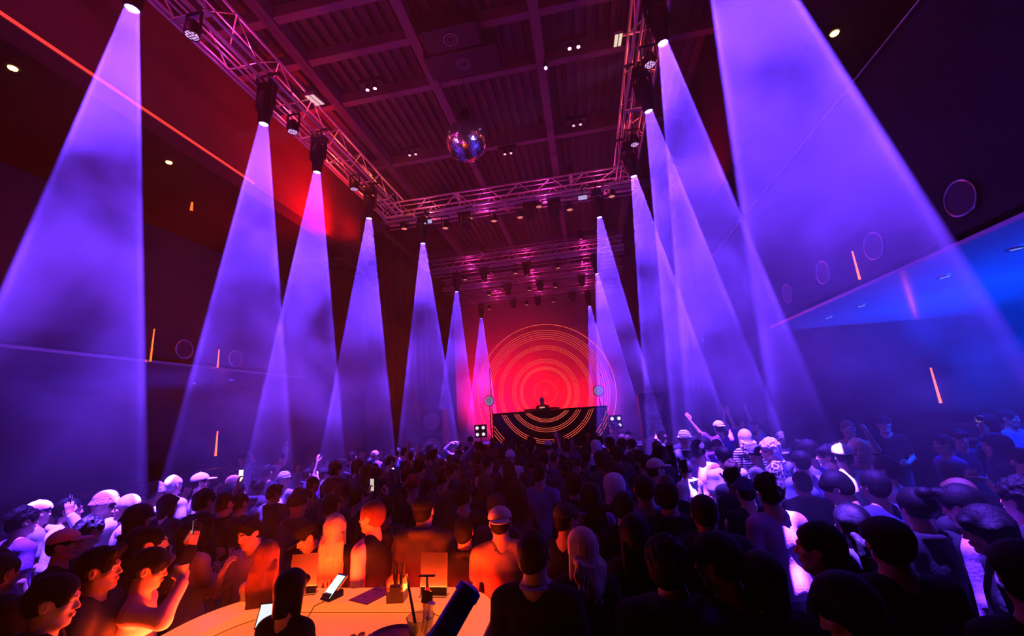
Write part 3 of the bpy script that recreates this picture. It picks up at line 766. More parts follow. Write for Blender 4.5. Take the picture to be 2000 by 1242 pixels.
def to_mesh(name, parts, relax=1):
    """parts: list of (V, Q); joined in one mesh, relaxed a little"""
    Vs, Qs, off = [], [], 0
    for V, Q in parts:
        V = np.array(V, np.float64)
        for _ in range(relax):
            acc = np.zeros_like(V); c = np.zeros(len(V))
            for a, b in ((0, 1), (1, 2), (2, 3), (3, 0)):
                np.add.at(acc, Q[:, a], V[Q[:, b]]); np.add.at(acc, Q[:, b], V[Q[:, a]])
                np.add.at(c, Q[:, a], 1); np.add.at(c, Q[:, b], 1)
            V = V * 0.5 + 0.5 * acc / np.maximum(c, 1)[:, None]
        Vs.append(V); Qs.append(Q + off); off += len(V)
    V = np.concatenate(Vs); Q = np.concatenate(Qs)
    me = bpy.data.meshes.new(name)
    me.vertices.add(len(V)); me.vertices.foreach_set('co', V.astype(np.float32).ravel())
    me.loops.add(len(Q) * 4); me.loops.foreach_set('vertex_index', Q.astype(np.int32).ravel())
    me.polygons.add(len(Q)); me.polygons.foreach_set('loop_start', np.arange(0, len(Q) * 4, 4, dtype=np.int32))
    try: me.polygons.foreach_set('loop_total', np.full(len(Q), 4, np.int32))
    except Exception: pass
    me.polygons.foreach_set('use_smooth', np.ones(len(Q), bool))
    me.update(calc_edges=True); me.validate()
    return me
def axis(lo, hi, step, fine=None):
    """grid lines from lo to hi; between fine[0] and fine[1] the step is fine[2]"""
    out = [lo]
    while out[-1] < hi:
        x = out[-1]
        out.append(x + (fine[2] if fine and fine[0] <= x < fine[1] else step))
    return out
# arms: elbow, wrist, direction of the fingers, direction of the back of the hand, curl   (right side; x is mirrored for the left)
ARMS = {
 'down': ((.225, -.03, 1.10), (.235, .04, .86), (0, .1, -1), (1, 0, 0), .35),
 'hold': ((.225, .0, 1.11), (.13, .23, 1.19), (-.35, .7, .5), (.7, .2, -.6), .85),
 'low': ((.23, .0, 1.11), (.15, .22, 1.05), (-.4, .9, .0), (.6, .3, -.4), .6),
 'phone': ((.235, .20, 1.34), (.15, .32, 1.56), (-.1, .1, 1), (.9, .3, 0), .75),
 'high': ((.26, .10, 1.56), (.20, .16, 1.80), (0, .1, 1), (.6, -.8, 0), .7),
 'up': ((.29, .03, 1.60), (.24, .06, 1.85), (.05, .1, 1), (0, -1, .1), .15),
 'wide': ((.36, .03, 1.55), (.48, .08, 1.77), (.3, .1, 1), (0, -1, .1), .1),
 'head': ((.37, .02, 1.55), (.17, -.03, 1.71), (-.9, -.1, .25), (0, -.3, 1), .35),
 'chin': ((.23, .14, 1.13), (.09, .21, 1.33), (-.35, -.3, .9), (.3, .9, .3), .5),
 'reach': ((.23, .10, 1.13), (.17, .34, 1.17), (-.1, 1, .0), (.2, 0, 1), .3),
 'drink': ((.27, .17, 1.33), (.11, .24, 1.50), (-.75, -.05, .5), (.5, .6, .5), .8),
}
def head_rot(yaw, pitch, roll):
    return Matrix.Rotation(R(yaw), 3, 'Z') @ Matrix.Rotation(R(-pitch), 3, 'X') @ Matrix.Rotation(R(roll), 3, 'Y')
PIV = Vector((0, -0.005, 1.49))
def head_xf(hp):
    """head-local (origin between the ears) to body space; positive pitch looks down, positive yaw looks left"""
    r = head_rot(hp[0], hp[1], hp[2])
    return Matrix.Translation(PIV) @ r.to_4x4() @ Matrix.Translation(Vector((0, 0.012, 0.115)))
def arm_pts(key, side, sw):
    e, w, d, b, c = ARMS[key]
    f = lambda v: Vector((v[0] * side, v[1], v[2]))
    s0 = Vector((.165 * sw * side, -.012, 1.372))
    return s0, f(e), f(w), f(d).normalized(), f(b).normalized(), c
def hand_mesh(w, d, b, side, curl):
    """a right hand in its own frame: x to the fingertips, y towards the thumb, z out of the back of the hand"""
    b = (b - d * b.dot(d)).normalized(); y = b.cross(d)
    if True:
        # thumb lies on the side facing the body midline when the back of the hand looks outwards
        y = d.cross(b) * (1 if side > 0 else -1) * -1
    F = Field(axis(-.035, .20, .0042), axis(-.062, .085, .0042), axis(-.085, .04, .0042))
    F.cone((-.03, 0, 0), (.02, 0, 0), .0245, .024, .01)
    for yy in (.026, .009, -.008, -.024): F.cone((.012, yy * .6, -.001), (.088, yy, 0), .0155, .0115, .012)
    for yy, ln, dz in ((.028, .070, 0), (.0095, .078, .002), (-.0095, .072, 0), (-.027, .056, -.003)):
        p = Vector((.086, yy, dz)); a = 0.12 + curl * 0.35
        for q, (fr, rr) in enumerate(((.46, .0092), (.30, .0084), (.24, .0076))):
            n = p + Vector((math.cos(a), yy * (0.9 - curl) * 1.2, -math.sin(a))) * (ln * fr)
            F.cone(p, n, rr, rr - .0006, .004); p = n; a += 0.1 + curl * 1.15
    t0 = Vector((.018, .024, -.006)); t1 = Vector((.048, .050, -.018 - .012 * curl)); t2 = Vector((.078, .058 - .02 * curl, -.03 - .018 * curl)); t3 = Vector((.098, .056 - .03 * curl, -.04 - .02 * curl))
    F.cone(t0, t1, .0155, .0125, .01).cone(t1, t2, .011, .0098, .004).cone(t2, t3, .0096, .0084, .003)
    V, Q = F.nets()
    B = np.array([list(d), list(y), list(b)])
    if np.linalg.det(B) < 0: Q = Q[:, ::-1]
    return V @ B + np.array(list(w)), Q
EYE = 0.0315
def body_field(F, sw, hw, hp, LA, RA, female, infl=0.0):
    k = .035
    F.ell((0, -.012, 1.25), (.150 * sw + infl, .104 + infl, .165 + infl), k)
    F.cone((-.12 * sw, -.012, 1.375), (.12 * sw, -.012, 1.375), .058 + infl, .058 + infl, k)
    F.ell((0, .0, 1.07), (.128 * (1 + hw) / 2 + infl, .098 + infl, .15 + infl), .05)
    F.ell((0, -.012, .93), (.150 * hw + infl, .112 + infl, .125 + infl), .05)
    if female:
        for s in (-1, 1): F.ell((.068 * s, .078, 1.245), (.055 + infl, .045 + infl, .052 + infl), .03)
    F.cone((0, -.022, 1.38), (0, -.006, 1.50), .060 + infl, .052 + infl * .5, .03)
    for s in (-1, 1): F.cone((.10 * s * sw, -.02, 1.405), (.03 * s, -.02, 1.455), .036 + infl, .036 + infl, .03)
    for s, A in ((-1, LA), (1, RA)):
        s0, e, w, d, b, c = arm_pts(A, s, sw)
        F.ell(s0, (.056 + infl,) * 3, .03)
        F.cone(s0, e, .047 + infl, .037 + infl, .02); F.cone(e, w, .038 + infl, .0255 + infl, .015)
def build_body(sw, hw, hp, LA, RA, female):
    zt = 1.78
    F = Field(axis(-.62, .62, .0115, (-.125, .125, .0068)), axis(-.24, .46, .0115, (-.14, .16, .0068)), axis(0, 2.02, .0125, (1.44, 1.76, .0066)))
    body_field(F, sw, hw, hp, LA, RA, female)
    for s in (-1, 1):
        F.cone((.088 * s, -.01, .90), (.098 * s, .012, .50), .083, .054, .03).cone((.098 * s, .012, .50), (.10 * s, -.012, .10), .052, .034, .02)
        F.ell((.10 * s, -.03, .36), (.046, .05, .11), .03).cone((.10 * s, -.035, .045), (.115 * s, .12, .03), .042, .03, .02)
    M4 = head_xf(hp); rot = M4.to_3x3(); rt = [[rot[i][j] for j in range(3)] for i in range(3)]
    P = lambda x, y, z: M4 @ Vector((x, y, z))
    fm = 0.93 if female else 1.0
    F.ell(P(0, -.015, .03), (.075, .096, .092), .02, rot=rt)
    F.ell(P(0, .026, -.040), (.058 * fm, .063, .083), .03, rot=rt)
    F.ell(P(0, .070, -.102), (.024 * fm, .020, .018), .03)
    for s in (-1, 1):
        F.cone(P(.050 * s * fm, .0, -.055), P(.028 * s, .055, -.098), .018, .015, .025)
        F.ell(P(.044 * s, .060, -.022), (.020, .020, .018), .02)
        F.cone(P(.012 * s, .088, .024), P(.044 * s, .074, .026), .009, .008, .012)
        F.ell(P(EYE * s, .0995, .004), (.018, .014, .0105), .012, 'sub', rot=rt)
        F.ell(P(EYE * s, .0735, .003), (.0125,) * 3, .002)
        F.ell(P(.079 * s, -.008, -.002), (.011, .021, .033), .006, rot=rt)
        F.ell(P(.088 * s, -.002, .002), (.007, .011, .018), .004, 'sub', rot=rt)
        F.ell(P(.011 * s, .096, -.032), (.0085, .010, .007), .008)
    F.cone(P(0, .083, .016), P(0, .106, -.026), .0075, .0105, .012)
    F.ell(P(0, .092, -.058), (.025, .010, .0062), .006, rot=rt).ell(P(0, .090, -.0695), (.021, .010, .0068), .006, rot=rt)
    F.cone(P(0, -.02, -.05), (0, -.012, 1.42), .052, .057, .03)
    parts = [F.nets()]
    for s, A in ((-1, LA), (1, RA)):
        s0, e, w, d, b, c = arm_pts(A, s, sw)
        parts.append(hand_mesh(w, d, b, s, c))
    return to_mesh('person', parts, 1), M4
def paint_face(me, M4):
    """slot 1 lips, slot 2 white of the eye, slot 3 iris and brow"""
    n = len(me.polygons); c = np.zeros(n * 3, np.float32); me.polygons.foreach_get('center', c)
    c = c.reshape(-1, 3); inv = np.array(M4.inverted()); q = c @ inv[:3, :3].T + inv[:3, 3]
    mi = np.zeros(n, np.int32)
    lip = (((q[:, 0] / .024) ** 2 + ((q[:, 2] + .064) / .0125) ** 2) < 1) & (q[:, 1] > .085); mi[lip] = 1
    for s in (-1, 1):
        dd = np.sqrt((q[:, 0] - EYE * s) ** 2 + (q[:, 1] - .0735) ** 2 + (q[:, 2] - .003) ** 2)
        e = (dd < .0138) & (q[:, 1] > .076) & (np.abs(q[:, 2] - .003) < .008); mi[e] = 2
        ir = e & (np.hypot(q[:, 0] - EYE * s, q[:, 2] - .003) < .0062); mi[ir] = 3
        br = (np.abs(q[:, 2] - .0275 + .18 * np.abs(np.abs(q[:, 0]) - .03)) < .0045) & (q[:, 0] * s > .012) & (q[:, 0] * s < .052) & (q[:, 1] > .068); mi[br] = 3
    me.polygons.foreach_set('material_index', mi)
rng = np.random.RandomState(5)
def wrinkle(amp, seed):
    r = np.random.RandomState(seed); ks = [(r.uniform(14, 42, 3) * np.sign(r.uniform(-1, 1, 3)) * np.array([1, 1, .55]), r.uniform(0, 6)) for _ in range(5)]
    def fn(X, Y, Z):
        v = 0
        for k, p in ks: v = v + np.sin(k[0] * X + k[1] * Y + k[2] * Z + p)
        return (amp / 2.2) * v
    return fn
def build_top(kind, sw, hw, LA, RA, female, seed):
    long_ = kind in ('hoodie', 'jacket', 'long')
    infl = {'tee': .016, 'tank': .008, 'hoodie': .030, 'jacket': .027, 'long': .013, 'strap': .007, 'vest': .024}[kind]
    F = Field(axis(-.60, .60, .0125), axis(-.26, .44, .0125), axis(.74, 1.94, .0125))
    k = .04
    F.ell((0, -.012, 1.25), (.150 * sw + infl, .104 + infl, .165 + infl), k)
    F.ell((0, .0, 1.07), (.128 * (1 + hw) / 2 + infl * 1.2, .098 + infl * 1.2, .17 + infl), .05)
    F.ell((0, -.012, .93), (.150 * hw + infl * 1.1 + .022, .112 + infl * 1.1 + .022, .16), .05)
    if female:
        for s in (-1, 1): F.ell((.068 * s, .078, 1.245), (.055 + infl, .045 + infl, .052 + infl), .03)
    if kind != 'strap':
        F.cone((-.12 * sw, -.012, 1.375), (.12 * sw, -.012, 1.375), .058 + infl, .058 + infl, k)
        for s in (-1, 1): F.cone((.10 * s * sw, -.02, 1.405), (.045 * s, -.02, 1.435), .036 + infl, .034 + infl, .03)
    else:
        for s in (-1, 1):
            F.cone((.075 * s, .085, 1.30), (.075 * s, .0, 1.432), .014, .010, .008); F.cone((.075 * s, .0, 1.432), (.065 * s, -.10, 1.30), .010, .014, .008)
        F.cut((0, 0, 1), (0, 0, 1.46))
    if kind not in ('tank', 'strap', 'vest'):
        for s, A in ((-1, LA), (1, RA)):
            s0, e, w, d, b, c = arm_pts(A, s, sw)
            F.ell(s0, (.056 + infl,) * 3, .03)
            if long_:
                F.cone(s0, e, .050 + infl, .042 + infl, .02); F.cone(e, e.lerp(w, .93), .043 + infl, .031 + infl * .8, .02)
            else:
                F.cone(s0, s0.lerp(e, .62), .052 + infl, .050 + infl, .02)
    F.warp(wrinkle(.0045 if kind != 'tank' else .002, seed))
    # open neck, straight hem
    F.cone((0, -.02, 1.40), (0, .03, 1.62), .066, .085, .01, 'sub')
    if kind == 'vest':
        for s in (-1, 1): F.cone((.185 * s * sw, -.01, 1.32), (.30 * s, -.01, 1.36), .07, .09, .01, 'sub')
    F.cut((0, 0, -1), (0, 0, .86 if kind != 'strap' else 1.02))
    if kind in ('hoodie', 'jacket'):
        n0 = ((-.085, -.03, 1.445), (-.06, -.10, 1.455), (0, -.125, 1.46), (.06, -.10, 1.455), (.085, -.03, 1.445))
        for a, b in zip(n0, n0[1:]): F.cone(a, b, .036 if kind == 'hoodie' else .022, .036 if kind == 'hoodie' else .022, .02)
    return to_mesh('top', [F.nets()], 2)
def build_trousers():
    F = Field(axis(-.26, .26, .018), axis(-.20, .2, .018), axis(.06, 1.02, .02))
    F.ell((0, -.012, .93), (.163, .124, .135), .05)
    for s in (-1, 1): F.cone((.088 * s, -.01, .90), (.098 * s, .012, .50), .098, .078, .03).cone((.098 * s, .0, .50), (.10 * s, -.016, .10), .080, .070, .02)
    F.warp(wrinkle(.006, 9)).cut((0, 0, 1), (0, 0, .99)).cut((0, 0, -1), (0, 0, .09))
    return to_mesh('trousers', [F.nets()], 1)
def build_shoe(s):
    F = Field(axis(.0, .24, .012), axis(-.12, .22, .012), axis(-.01, .16, .012))
    F.cone((.10, -.035, .05), (.115, .13, .035), .052, .042, .02).cone((.10, -.03, .06), (.10, -.02, .11), .048, .046, .02).cut((0, 0, -1), (0, 0, .004)).cut((0, 0, 1), (0, 0, .135))
    V, Q = F.nets()
    if s < 0: V = V * np.array([-1, 1, 1]); Q = Q[:, ::-1]
    return to_mesh('shoe', [(V, Q)], 1)
# ---- hair and hats, in head-local coordinates
def face_cut(F, low=-.01, w=.066, k=.015):
    F.ell((0, .115, low - .045), (w, .075, .085), k, 'sub')
def ribs(amp, n, lo=-9):
    def fn(X, Y, Z): return amp * np.sin(n * np.arctan2(X, -Y - .0)) * (Z < 9)
    return fn
def build_hair(kind):
    st = .0078
    if kind in ('long', 'wavy', 'longest'):
        F = Field(axis(-.19, .19, st), axis(-.21, .15, st), axis(-.56, .18, .0105, (-.2, .2, st)))
    else:
        F = Field(axis(-.16, .16, .0068), axis(-.18, .18, .0068), axis(-.24, .22, .0068))
    if kind in ('short', 'fade', 'curly', 'quiff', 'bowl'):
        t = {'short': .012, 'fade': .006, 'curly': .020, 'quiff': .014, 'bowl': .015}[kind]
        F.ell((0, -.018, .034), (.077 + t, .100 + t, .090 + t), .01)
        F.ell((0, -.05, -.02), (.066 + t * .6, .060 + t * .6, .065), .03)
        if kind == 'quiff': F.cone((-.04, .075, .105), (.045, .07, .10), .030, .026, .03)
        if kind == 'bowl': F.cone((-.045, .068, .062), (.045, .068, .062), .024, .024, .03)
        face_cut(F, .020 if kind != 'bowl' else -.012)
        for s in (-1, 1): F.ell((.088 * s, .012, -.02), (.032, .052, .046), .008, 'sub')
        F.cut((0, .55, -1), (0, -.06, -.065))
        if kind == 'curly':
            r = np.random.RandomState(2)
            for _ in range(90):
                a = r.uniform(0, 2 * PI); b = r.uniform(.0, PI / 2)
                p = (math.cos(a) * math.cos(b) * .092, -.018 + math.sin(a) * math.cos(b) * .113, .04 + math.sin(b) * .104)
                if p[1] > .075 and p[2] < .06: continue
                F.ell(p, (.015,) * 3, .010)
        F.warp(wrinkle(.006 if kind != 'fade' else .001, 4)).warp(ribs(.0016, 34))
    elif kind in ('bob', 'bun'):
        F.ell((0, -.018, .036), (.094, .114, .102), .01)
        if kind == 'bob':
            for s in (-1, 1): F.cone((.066 * s, -.02, .02), (.074 * s, -.01, -.125), .040, .032, .03)
            F.cone((0, -.07, .0), (0, -.068, -.12), .062, .052, .03)
            F.cone((-.05, .07, .06), (.05, .07, .06), .026, .026, .02)
            face_cut(F, -.028, .056)
            F.cone((0, -.02, -.30), (0, -.01, -.14), .058, .045, .01, 'sub'); F.cut((0, .1, -1), (0, -.02, -.145))
        else:
            F.ell((0, -.095, .11), (.045, .045, .042), .01); face_cut(F, .004); F.cut((0, .6, -1), (0, -.07, -.08))
            for s in (-1, 1): F.ell((.09 * s, .02, -.03), (.03, .05, .045), .01, 'sub')
        F.warp(ribs(.0018, 46))
    elif kind in ('long', 'wavy', 'longest'):
        F.ell((0, -.018, .036), (.093, .113, .101), .01)
        zb = {'long': -.36, 'wavy': -.30, 'longest': -.50}[kind]
        r = np.random.RandomState({'long': 1, 'wavy': 3, 'longest': 8}[kind])
        for s in (-1, 1): F.cone((.070 * s, -.02, .03), (.082 * s, -.035, -.17), .032, .030, .03)
        F.cone((0, -.06, .0), (0, -.105, -.20), .075, .062, .03)
        for q in range(24):
            x0 = -.09 + .18 * q / 23; y0 = -.10 + .65 * x0 * x0 * 8 * .1 + r.uniform(-.012, .012)
            z1 = zb + r.uniform(0, .14); pr = Vector((x0 * .9, -.06 - .03 * math.cos(x0 * 14), -.05)); n = 6
            for i in range(1, n + 1):
                t = i / n
                wv = (.016 if kind == 'wavy' else .005) * math.sin(t * 9 + q * 1.7)
                nx = Vector((x0 * (1 + .12 * t) + wv, -.085 - .035 * math.cos(x0 * 12) - .012 * t + wv * .6, -.05 + (z1 + .05) * t))
                ra = .019 * (1 - .7 * t ** 2.5) + .003
                F.cone(pr, nx, ra + .001, ra, .006); pr = nx
        face_cut(F, -.02, .058)
        F.cone((0, .03, -.10), (0, .03, -.30), .062, .075, .02, 'sub')
        F.warp(ribs(.0016, 40))
    elif kind in ('cap', 'cap_back'):
        s = 1 if kind == 'cap' else -1
        F.ell((0, -.010, .048), (.096, .116, .094), .01); F.cut((0, .12 * s, -1), (0, 0, .040))
        B = Field(axis(-.12, .12, .006), axis(-.24, .24, .006), axis(-.04, .12, .006))
        B.ell((0, .112 * s, .042), (.078, .092, .016), .0); B.ell((0, .112 * s, .020), (.09, .11, .022), .004, 'sub')
        B.ell((0, -.01, .05), (.086, .106, .10), 0, 'sub')
        F.cone((0, -.01, .140), (0, -.01, .145), .009, .009, .003)
        F.f = np.maximum(F.f, -.2)
        return to_mesh('cap', [F.nets(), B.nets()], 1)
    elif kind == 'beanie':
        F.ell((0, -.016, .060), (.094, .114, .100), .01); F.cut((0, .10, -1), (0, 0, .022))
        F.warp(ribs(.0022, 44))
        T = Field(axis(-.13, .13, .006), axis(-.16, .14, .006), axis(-.01, .09, .006))
        T.ell((0, -.016, .045), (.102, .122, .060), 0).cut((0, .1, -1), (0, 0, .012)).cut((0, -.1, 1), (0, 0, .062)); T.warp(ribs(.0022, 44))
        return to_mesh('beanie', [F.nets(), T.nets()], 1)
    elif kind == 'bucket':
        F.ell((0, -.012, .050), (.097, .117, .088), .01); F.cut((0, 0, -1), (0, 0, .038))
        B = Field(axis(-.18, .18, .007), axis(-.20, .18, .007), axis(-.04, .12, .006))
        B.cone((0, -.012, -.06), (0, -.012, .10), .185, .085, 0); B.cone((0, -.012, -.072), (0, -.012, .088), .185, .085, 0, 'sub'); B.cut((0, 0, -1), (0, 0, .0)).cut((0, 0, 1), (0, 0, .07)); B.ell((0, -.012, .05), (.088, .108, .08), 0, 'sub')
        return to_mesh('bucket_hat', [F.nets(), B.nets()], 1)
    elif kind == 'hood':
        F = Field(axis(-.17, .17, .008), axis(-.20, .16, .008), axis(-.26, .20, .008))
        F.ell((0, -.025, .035), (.108, .126, .118), .01); F.cone((0, -.04, .0), (0, -.03, -.16), .100, .120, .04)
        F.ell((0, .12, -.02), (.068, .10, .105), .01, 'sub'); F.ell((0, -.02, .03), (.09, .11, .10), .0, 'sub'); F.cut((0, 0, -1), (0, 0, -.20)); F.warp(wrinkle(.004, 7))
    return to_mesh(kind, [F.nets()], 1)
# ---- materials for people
def hairmat(name, col, rough=.45):
    m, nt, b = new_mat(name); N = nt.nodes; L = nt.links
    tc = N.new('ShaderNodeTexCoord'); mp = N.new('ShaderNodeMapping'); mp.inputs['Scale'].default_value = (90, 90, 7)
    nz = N.new('ShaderNodeTexNoise'); nz.inputs['Scale'].default_value = 1; L.new(tc.outputs['Object'], mp.inputs[0]); L.new(mp.outputs[0], nz.inputs['Vector'])
    mx = N.new('ShaderNodeMix'); mx.data_type = 'RGBA'; mx.inputs[6].default_value = (*[c * .45 for c in col], 1); mx.inputs[7].default_value = (*[min(1, c * 1.35) for c in col], 1)
    L.new(nz.outputs['Fac'], mx.inputs[0]); L.new(mx.outputs[2], b.inputs['Base Color'])
    bp = N.new('ShaderNodeBump'); bp.inputs['Strength'].default_value = .45; bp.inputs['Distance'].default_value = .008; L.new(nz.outputs['Fac'], bp.inputs['Height']); L.new(bp.outputs[0], b.inputs['Normal'])
    b.inputs['Roughness'].default_value = .62; b.inputs['Specular IOR Level'].default_value = .10 if max(col) < .02 else .25
    return m
HC = {'black': hairmat('black_hair', (.004, .0035, .0035)), 'brown': hairmat('brown_hair', (.07, .03, .015)), 'auburn': hairmat('auburn_hair', (.16, .045, .02)), 'blonde': hairmat('blonde_hair', (.80, .62, .40)), 'silver': hairmat('silver_hair', (.75, .72, .72))}
SK = [mat('skin_light', (.62, .36, .26), .5, var=.08, scale=30), mat('skin_tan', (.42, .22, .14), .5, var=.08, scale=30), mat('skin_dark', (.13, .065, .042), .45, var=.1, scale=30)]
LIPS = mat('lips', (.45, .13, .11), .35); EYEW = mat('eye_white', (.7, .7, .7), .2, var=.02); IRIS = mat('iris_and_brow', (.015, .01, .01), .4)
def cloth(name, col, **k): return mat('cloth_' + name, col, .85, spec=.15, var=.12, scale=60, bump=.25, sheen=0, **k)
CL = {'black': cloth('black', (.012, .012, .014)), 'charcoal': cloth('charcoal', (.035, .035, .04)), 'navy': cloth('navy', (.03, .035, .09)), 'grey': cloth('grey', (.22, .22, .23)), 'white': cloth('white', (.72, .72, .74)), 'cream': cloth('cream', (.62, .55, .45)),
      'lilac': cloth('lilac', (.42, .26, .55)), 'pink': cloth('pink', (.65, .30, .38)), 'red': cloth('red', (.35, .03, .03)), 'tan': cloth('tan', (.42, .28, .16)), 'blue': cloth('blue', (.14, .17, .45)), 'green': cloth('green', (.04, .08, .05)), 'purple': cloth('purple', (.20, .08, .32)), 'denim': cloth('denim', (.06, .08, .14))}
def striped(name, a, b, freq, zdir=(0, 0, 1)):
    m, nt, bs = new_mat(name); N = nt.nodes; L = nt.links
    tc = N.new('ShaderNodeTexCoord'); wv = N.new('ShaderNodeTexWave'); wv.bands_direction = 'Z'; wv.inputs['Scale'].default_value = freq; wv.inputs['Distortion'].default_value = .6
    L.new(tc.outputs['Object'], wv.inputs[0]); cr = N.new('ShaderNodeValToRGB'); cr.color_ramp.interpolation = 'CONSTANT'
    cr.color_ramp.elements[0].color = (*a, 1); cr.color_ramp.elements[1].position = .5; cr.color_ramp.elements[1].color = (*b, 1)
    L.new(wv.outputs['Fac'], cr.inputs[0]); L.new(cr.outputs[0], bs.inputs['Base Color']); bs.inputs['Roughness'].default_value = .85
    return m
CL['striped'] = striped('cloth_striped', (.02, .02, .02), (.75, .75, .78), 9)
CL['beanie_stripe'] = striped('knit_striped', (.02, .02, .02), (.85, .85, .85), 14)
def patterned(name, a, b, sc_):
    m, nt, bs = new_mat(name); N = nt.nodes; L = nt.links
    tc = N.new('ShaderNodeTexCoord'); nz = N.new('ShaderNodeTexNoise'); nz.inputs['Scale'].default_value = sc_; nz.inputs['Distortion'].default_value = 1.5; L.new(tc.outputs['Object'], nz.inputs['Vector'])
    cr = N.new('ShaderNodeValToRGB'); cr.color_ramp.interpolation = 'CONSTANT'; cr.color_ramp.elements[0].color = (*a, 1); cr.color_ramp.elements[1].position = .52; cr.color_ramp.elements[1].color = (*b, 1)
    L.new(nz.outputs['Fac'], cr.inputs[0]); L.new(cr.outputs[0], bs.inputs['Base Color']); bs.inputs['Roughness'].default_value = .8
    return m
CL['patterned'] = patterned('cloth_patterned', (.02, .02, .03), (.6, .6, .65), 14)
SHOE = mat('shoe_leather', (.05, .05, .05), .5)
_c = {}
def cached(key, fn):
    if key not in _c: _c[key] = fn()
    return _c[key]
HEADWEAR = {'cap': 'cap', 'cap_back': 'cap', 'beanie': 'beanie', 'bucket': 'bucket_hat', 'hood': 'hood'}
def person(loc, rz, h, label, group=None, female=False, arms=('down', 'down'), hp=(0, 0, 0), hair='short', hc='black', top='tee', tc='black', hat=None, hatc='black', skin=0, bc='denim', bulk=1.0, shoes=True):
    sw = (0.88 if female else 1.04); hw = (1.02 if female else .98)
    key = ('body', female, arms, hp)
    me, M4 = cached(key, lambda: (lambda r: (paint_face(r[0], r[1]), r)[1])(build_body(sw, hw, hp, arms[0], arms[1], female)))
    if len(me.materials) == 0:
        for m_ in (SK[0], LIPS, EYEW, IRIS): me.materials.append(m_)
    o = bpy.data.objects.new('person', me); COL.objects.link(o)
    o.material_slots[0].link = 'OBJECT'; o.material_slots[0].material = SK[skin]
    s = h / 1.725
    o.location = loc; o.rotation_euler = (0, 0, rz); o.scale = (s * bulk, s * bulk, s)
    tag(o, label, 'person', group)
    def child(name, me, mt, mtx=None):
        c = bpy.data.objects.new(name, me); COL.objects.link(c); c.parent = o
        if len(me.materials) == 0: me.materials.append(mt)
        c.material_slots[0].link = 'OBJECT'; c.material_slots[0].material = mt
        if mtx is not None: c.matrix_local = mtx
        return c
    if hair: child('hair', cached(('hair', hair), lambda: build_hair(hair)), HC[hc], M4)
    if hat: child(HEADWEAR[hat], cached(('hair', hat), lambda: build_hair(hat)), CL[hatc], M4)
    nm = {'tee': 'shirt', 'tank': 'vest_top', 'hoodie': 'hoodie', 'jacket': 'jacket', 'long': 'shirt', 'strap': 'top', 'vest': 'waistcoat'}[top]
    child(nm, cached(('top', top, female, arms), lambda: build_top(top, sw, hw, arms[0], arms[1], female, hash((top, arms[0])) % 97)), CL[tc])
    child('trousers', cached(('trousers',), build_trousers), CL[bc])
    if shoes:
        for q in (-1, 1): child('shoe', cached(('shoe', q), lambda: build_shoe(q)), SHOE)
    return o
def hand_at(o, side, arm, grip=.085):
    """world point in the grip of the person's hand, and the direction of the fingers"""
    s0, e, w, d, b, c = arm_pts(arm, side, 1.0)
    mw = Matrix.Translation(o.location) @ o.rotation_euler.to_matrix().to_4x4() @ Matrix.Diagonal((*o.scale, 1))
    b = (b - d * b.dot(d)).normalized()
    p = w + d * grip - b * .030
    return mw @ p, (mw.to_3x3() @ d).normalized(), (mw.to_3x3() @ b).normalized()
# ------------------------------------------------------------------ the crowd
def head_px(p):
    """pixel of a world point"""
    v = Vector((p[0], p[1], p[2] - CAMH)); c = [sum(RT[i][k] * v[i] for i in range(3)) for k in range(3)]
    return 1000 + c[0] / c[2] * FPX, 621 + c[1] / c[2] * FPX, c[2]
HEROES = []
def H(px, py, h, face, label, tagw, group=None, z0=0.0, Y=None, **kw):
    h -= .05
    if Y: h = max(1.5, min(1.92, aty(px, py, Y).z - .012))
    p = atz(px, py, h + .012 + z0)
    while -2.95 < p.x < -.66 and 2.3 < p.y < 3.6 and h > 1.5:      # stand clear of the bar
        h -= .01; p = atz(px, py, h + .012 + z0)
    o = person((p.x, p.y, z0), R(face), h, label, group, **kw)
    HEROES.append((px, py, p.x, p.y, tagw, h)); return o
D = ('down', 'down')
# -- around the bar, lit orange
barmaid = H(565, 1112, 1.60, -6, 'bartender with a dark bob and black top, seen from behind inside the bar', 'bartender', female=True, hair='bob', tc='black', arms=('low', 'low'), hp=(0, 12, 0))
h1 = H(105, 1122, 1.72, -38, 'black-haired person at the bottom left corner, orange light on the cheek', 'bottom corner person', hair='short', tc='black', top='jacket', arms=D, hp=(-20, 8, 0))
h2 = H(200, 1068, 1.74, -62, 'man in profile with cropped hair and dark jacket beside the pink sweatshirt', 'cropped-hair man', hair='quiff', tc='charcoal', top='jacket', arms=D, hp=(0, 0, 0), skin=1)
h3 = H(287, 1070, 1.70, -52, 'man in a pink sweatshirt drinking from a cup at the left end of the bar', 'pink sweatshirt man', hair='bowl', tc='pink', top='long', arms=('down', 'drink'), hp=(-10, 14, 0))
h18 = H(497, 1008, 1.68, 172, 'man facing the camera in a lilac shirt, one hand raised over the bar', 'lilac shirt man', hair='quiff', tc='lilac', top='tee', arms=('low', 'chin'), hp=(0, 14, 6))
h19 = H(522, 1055, 1.60, 14, 'woman with long brown hair and bare shoulders leaning at the bar', 'bare-shouldered woman', female=True, hair='longest', hc='auburn', tc='tan', top='strap', arms=('chin', 'low'), hp=(12, 10, 0))
h21 = H(612, 1012, 1.62, 150, 'person in a black cap looking down, orange light on the chin', 'black cap person', hat='cap', hatc='black', hair='fade', tc='black', arms=('hold', 'hold'), hp=(0, 30, 0))
h22 = H(655, 1003, 1.64, 8, 'woman with long straight blonde hair standing at the bar', 'bar blonde', female=True, hair='longest', hc='blonde', tc='black', top='jacket', arms=('low', 'low'), hp=(8, 4, 0))
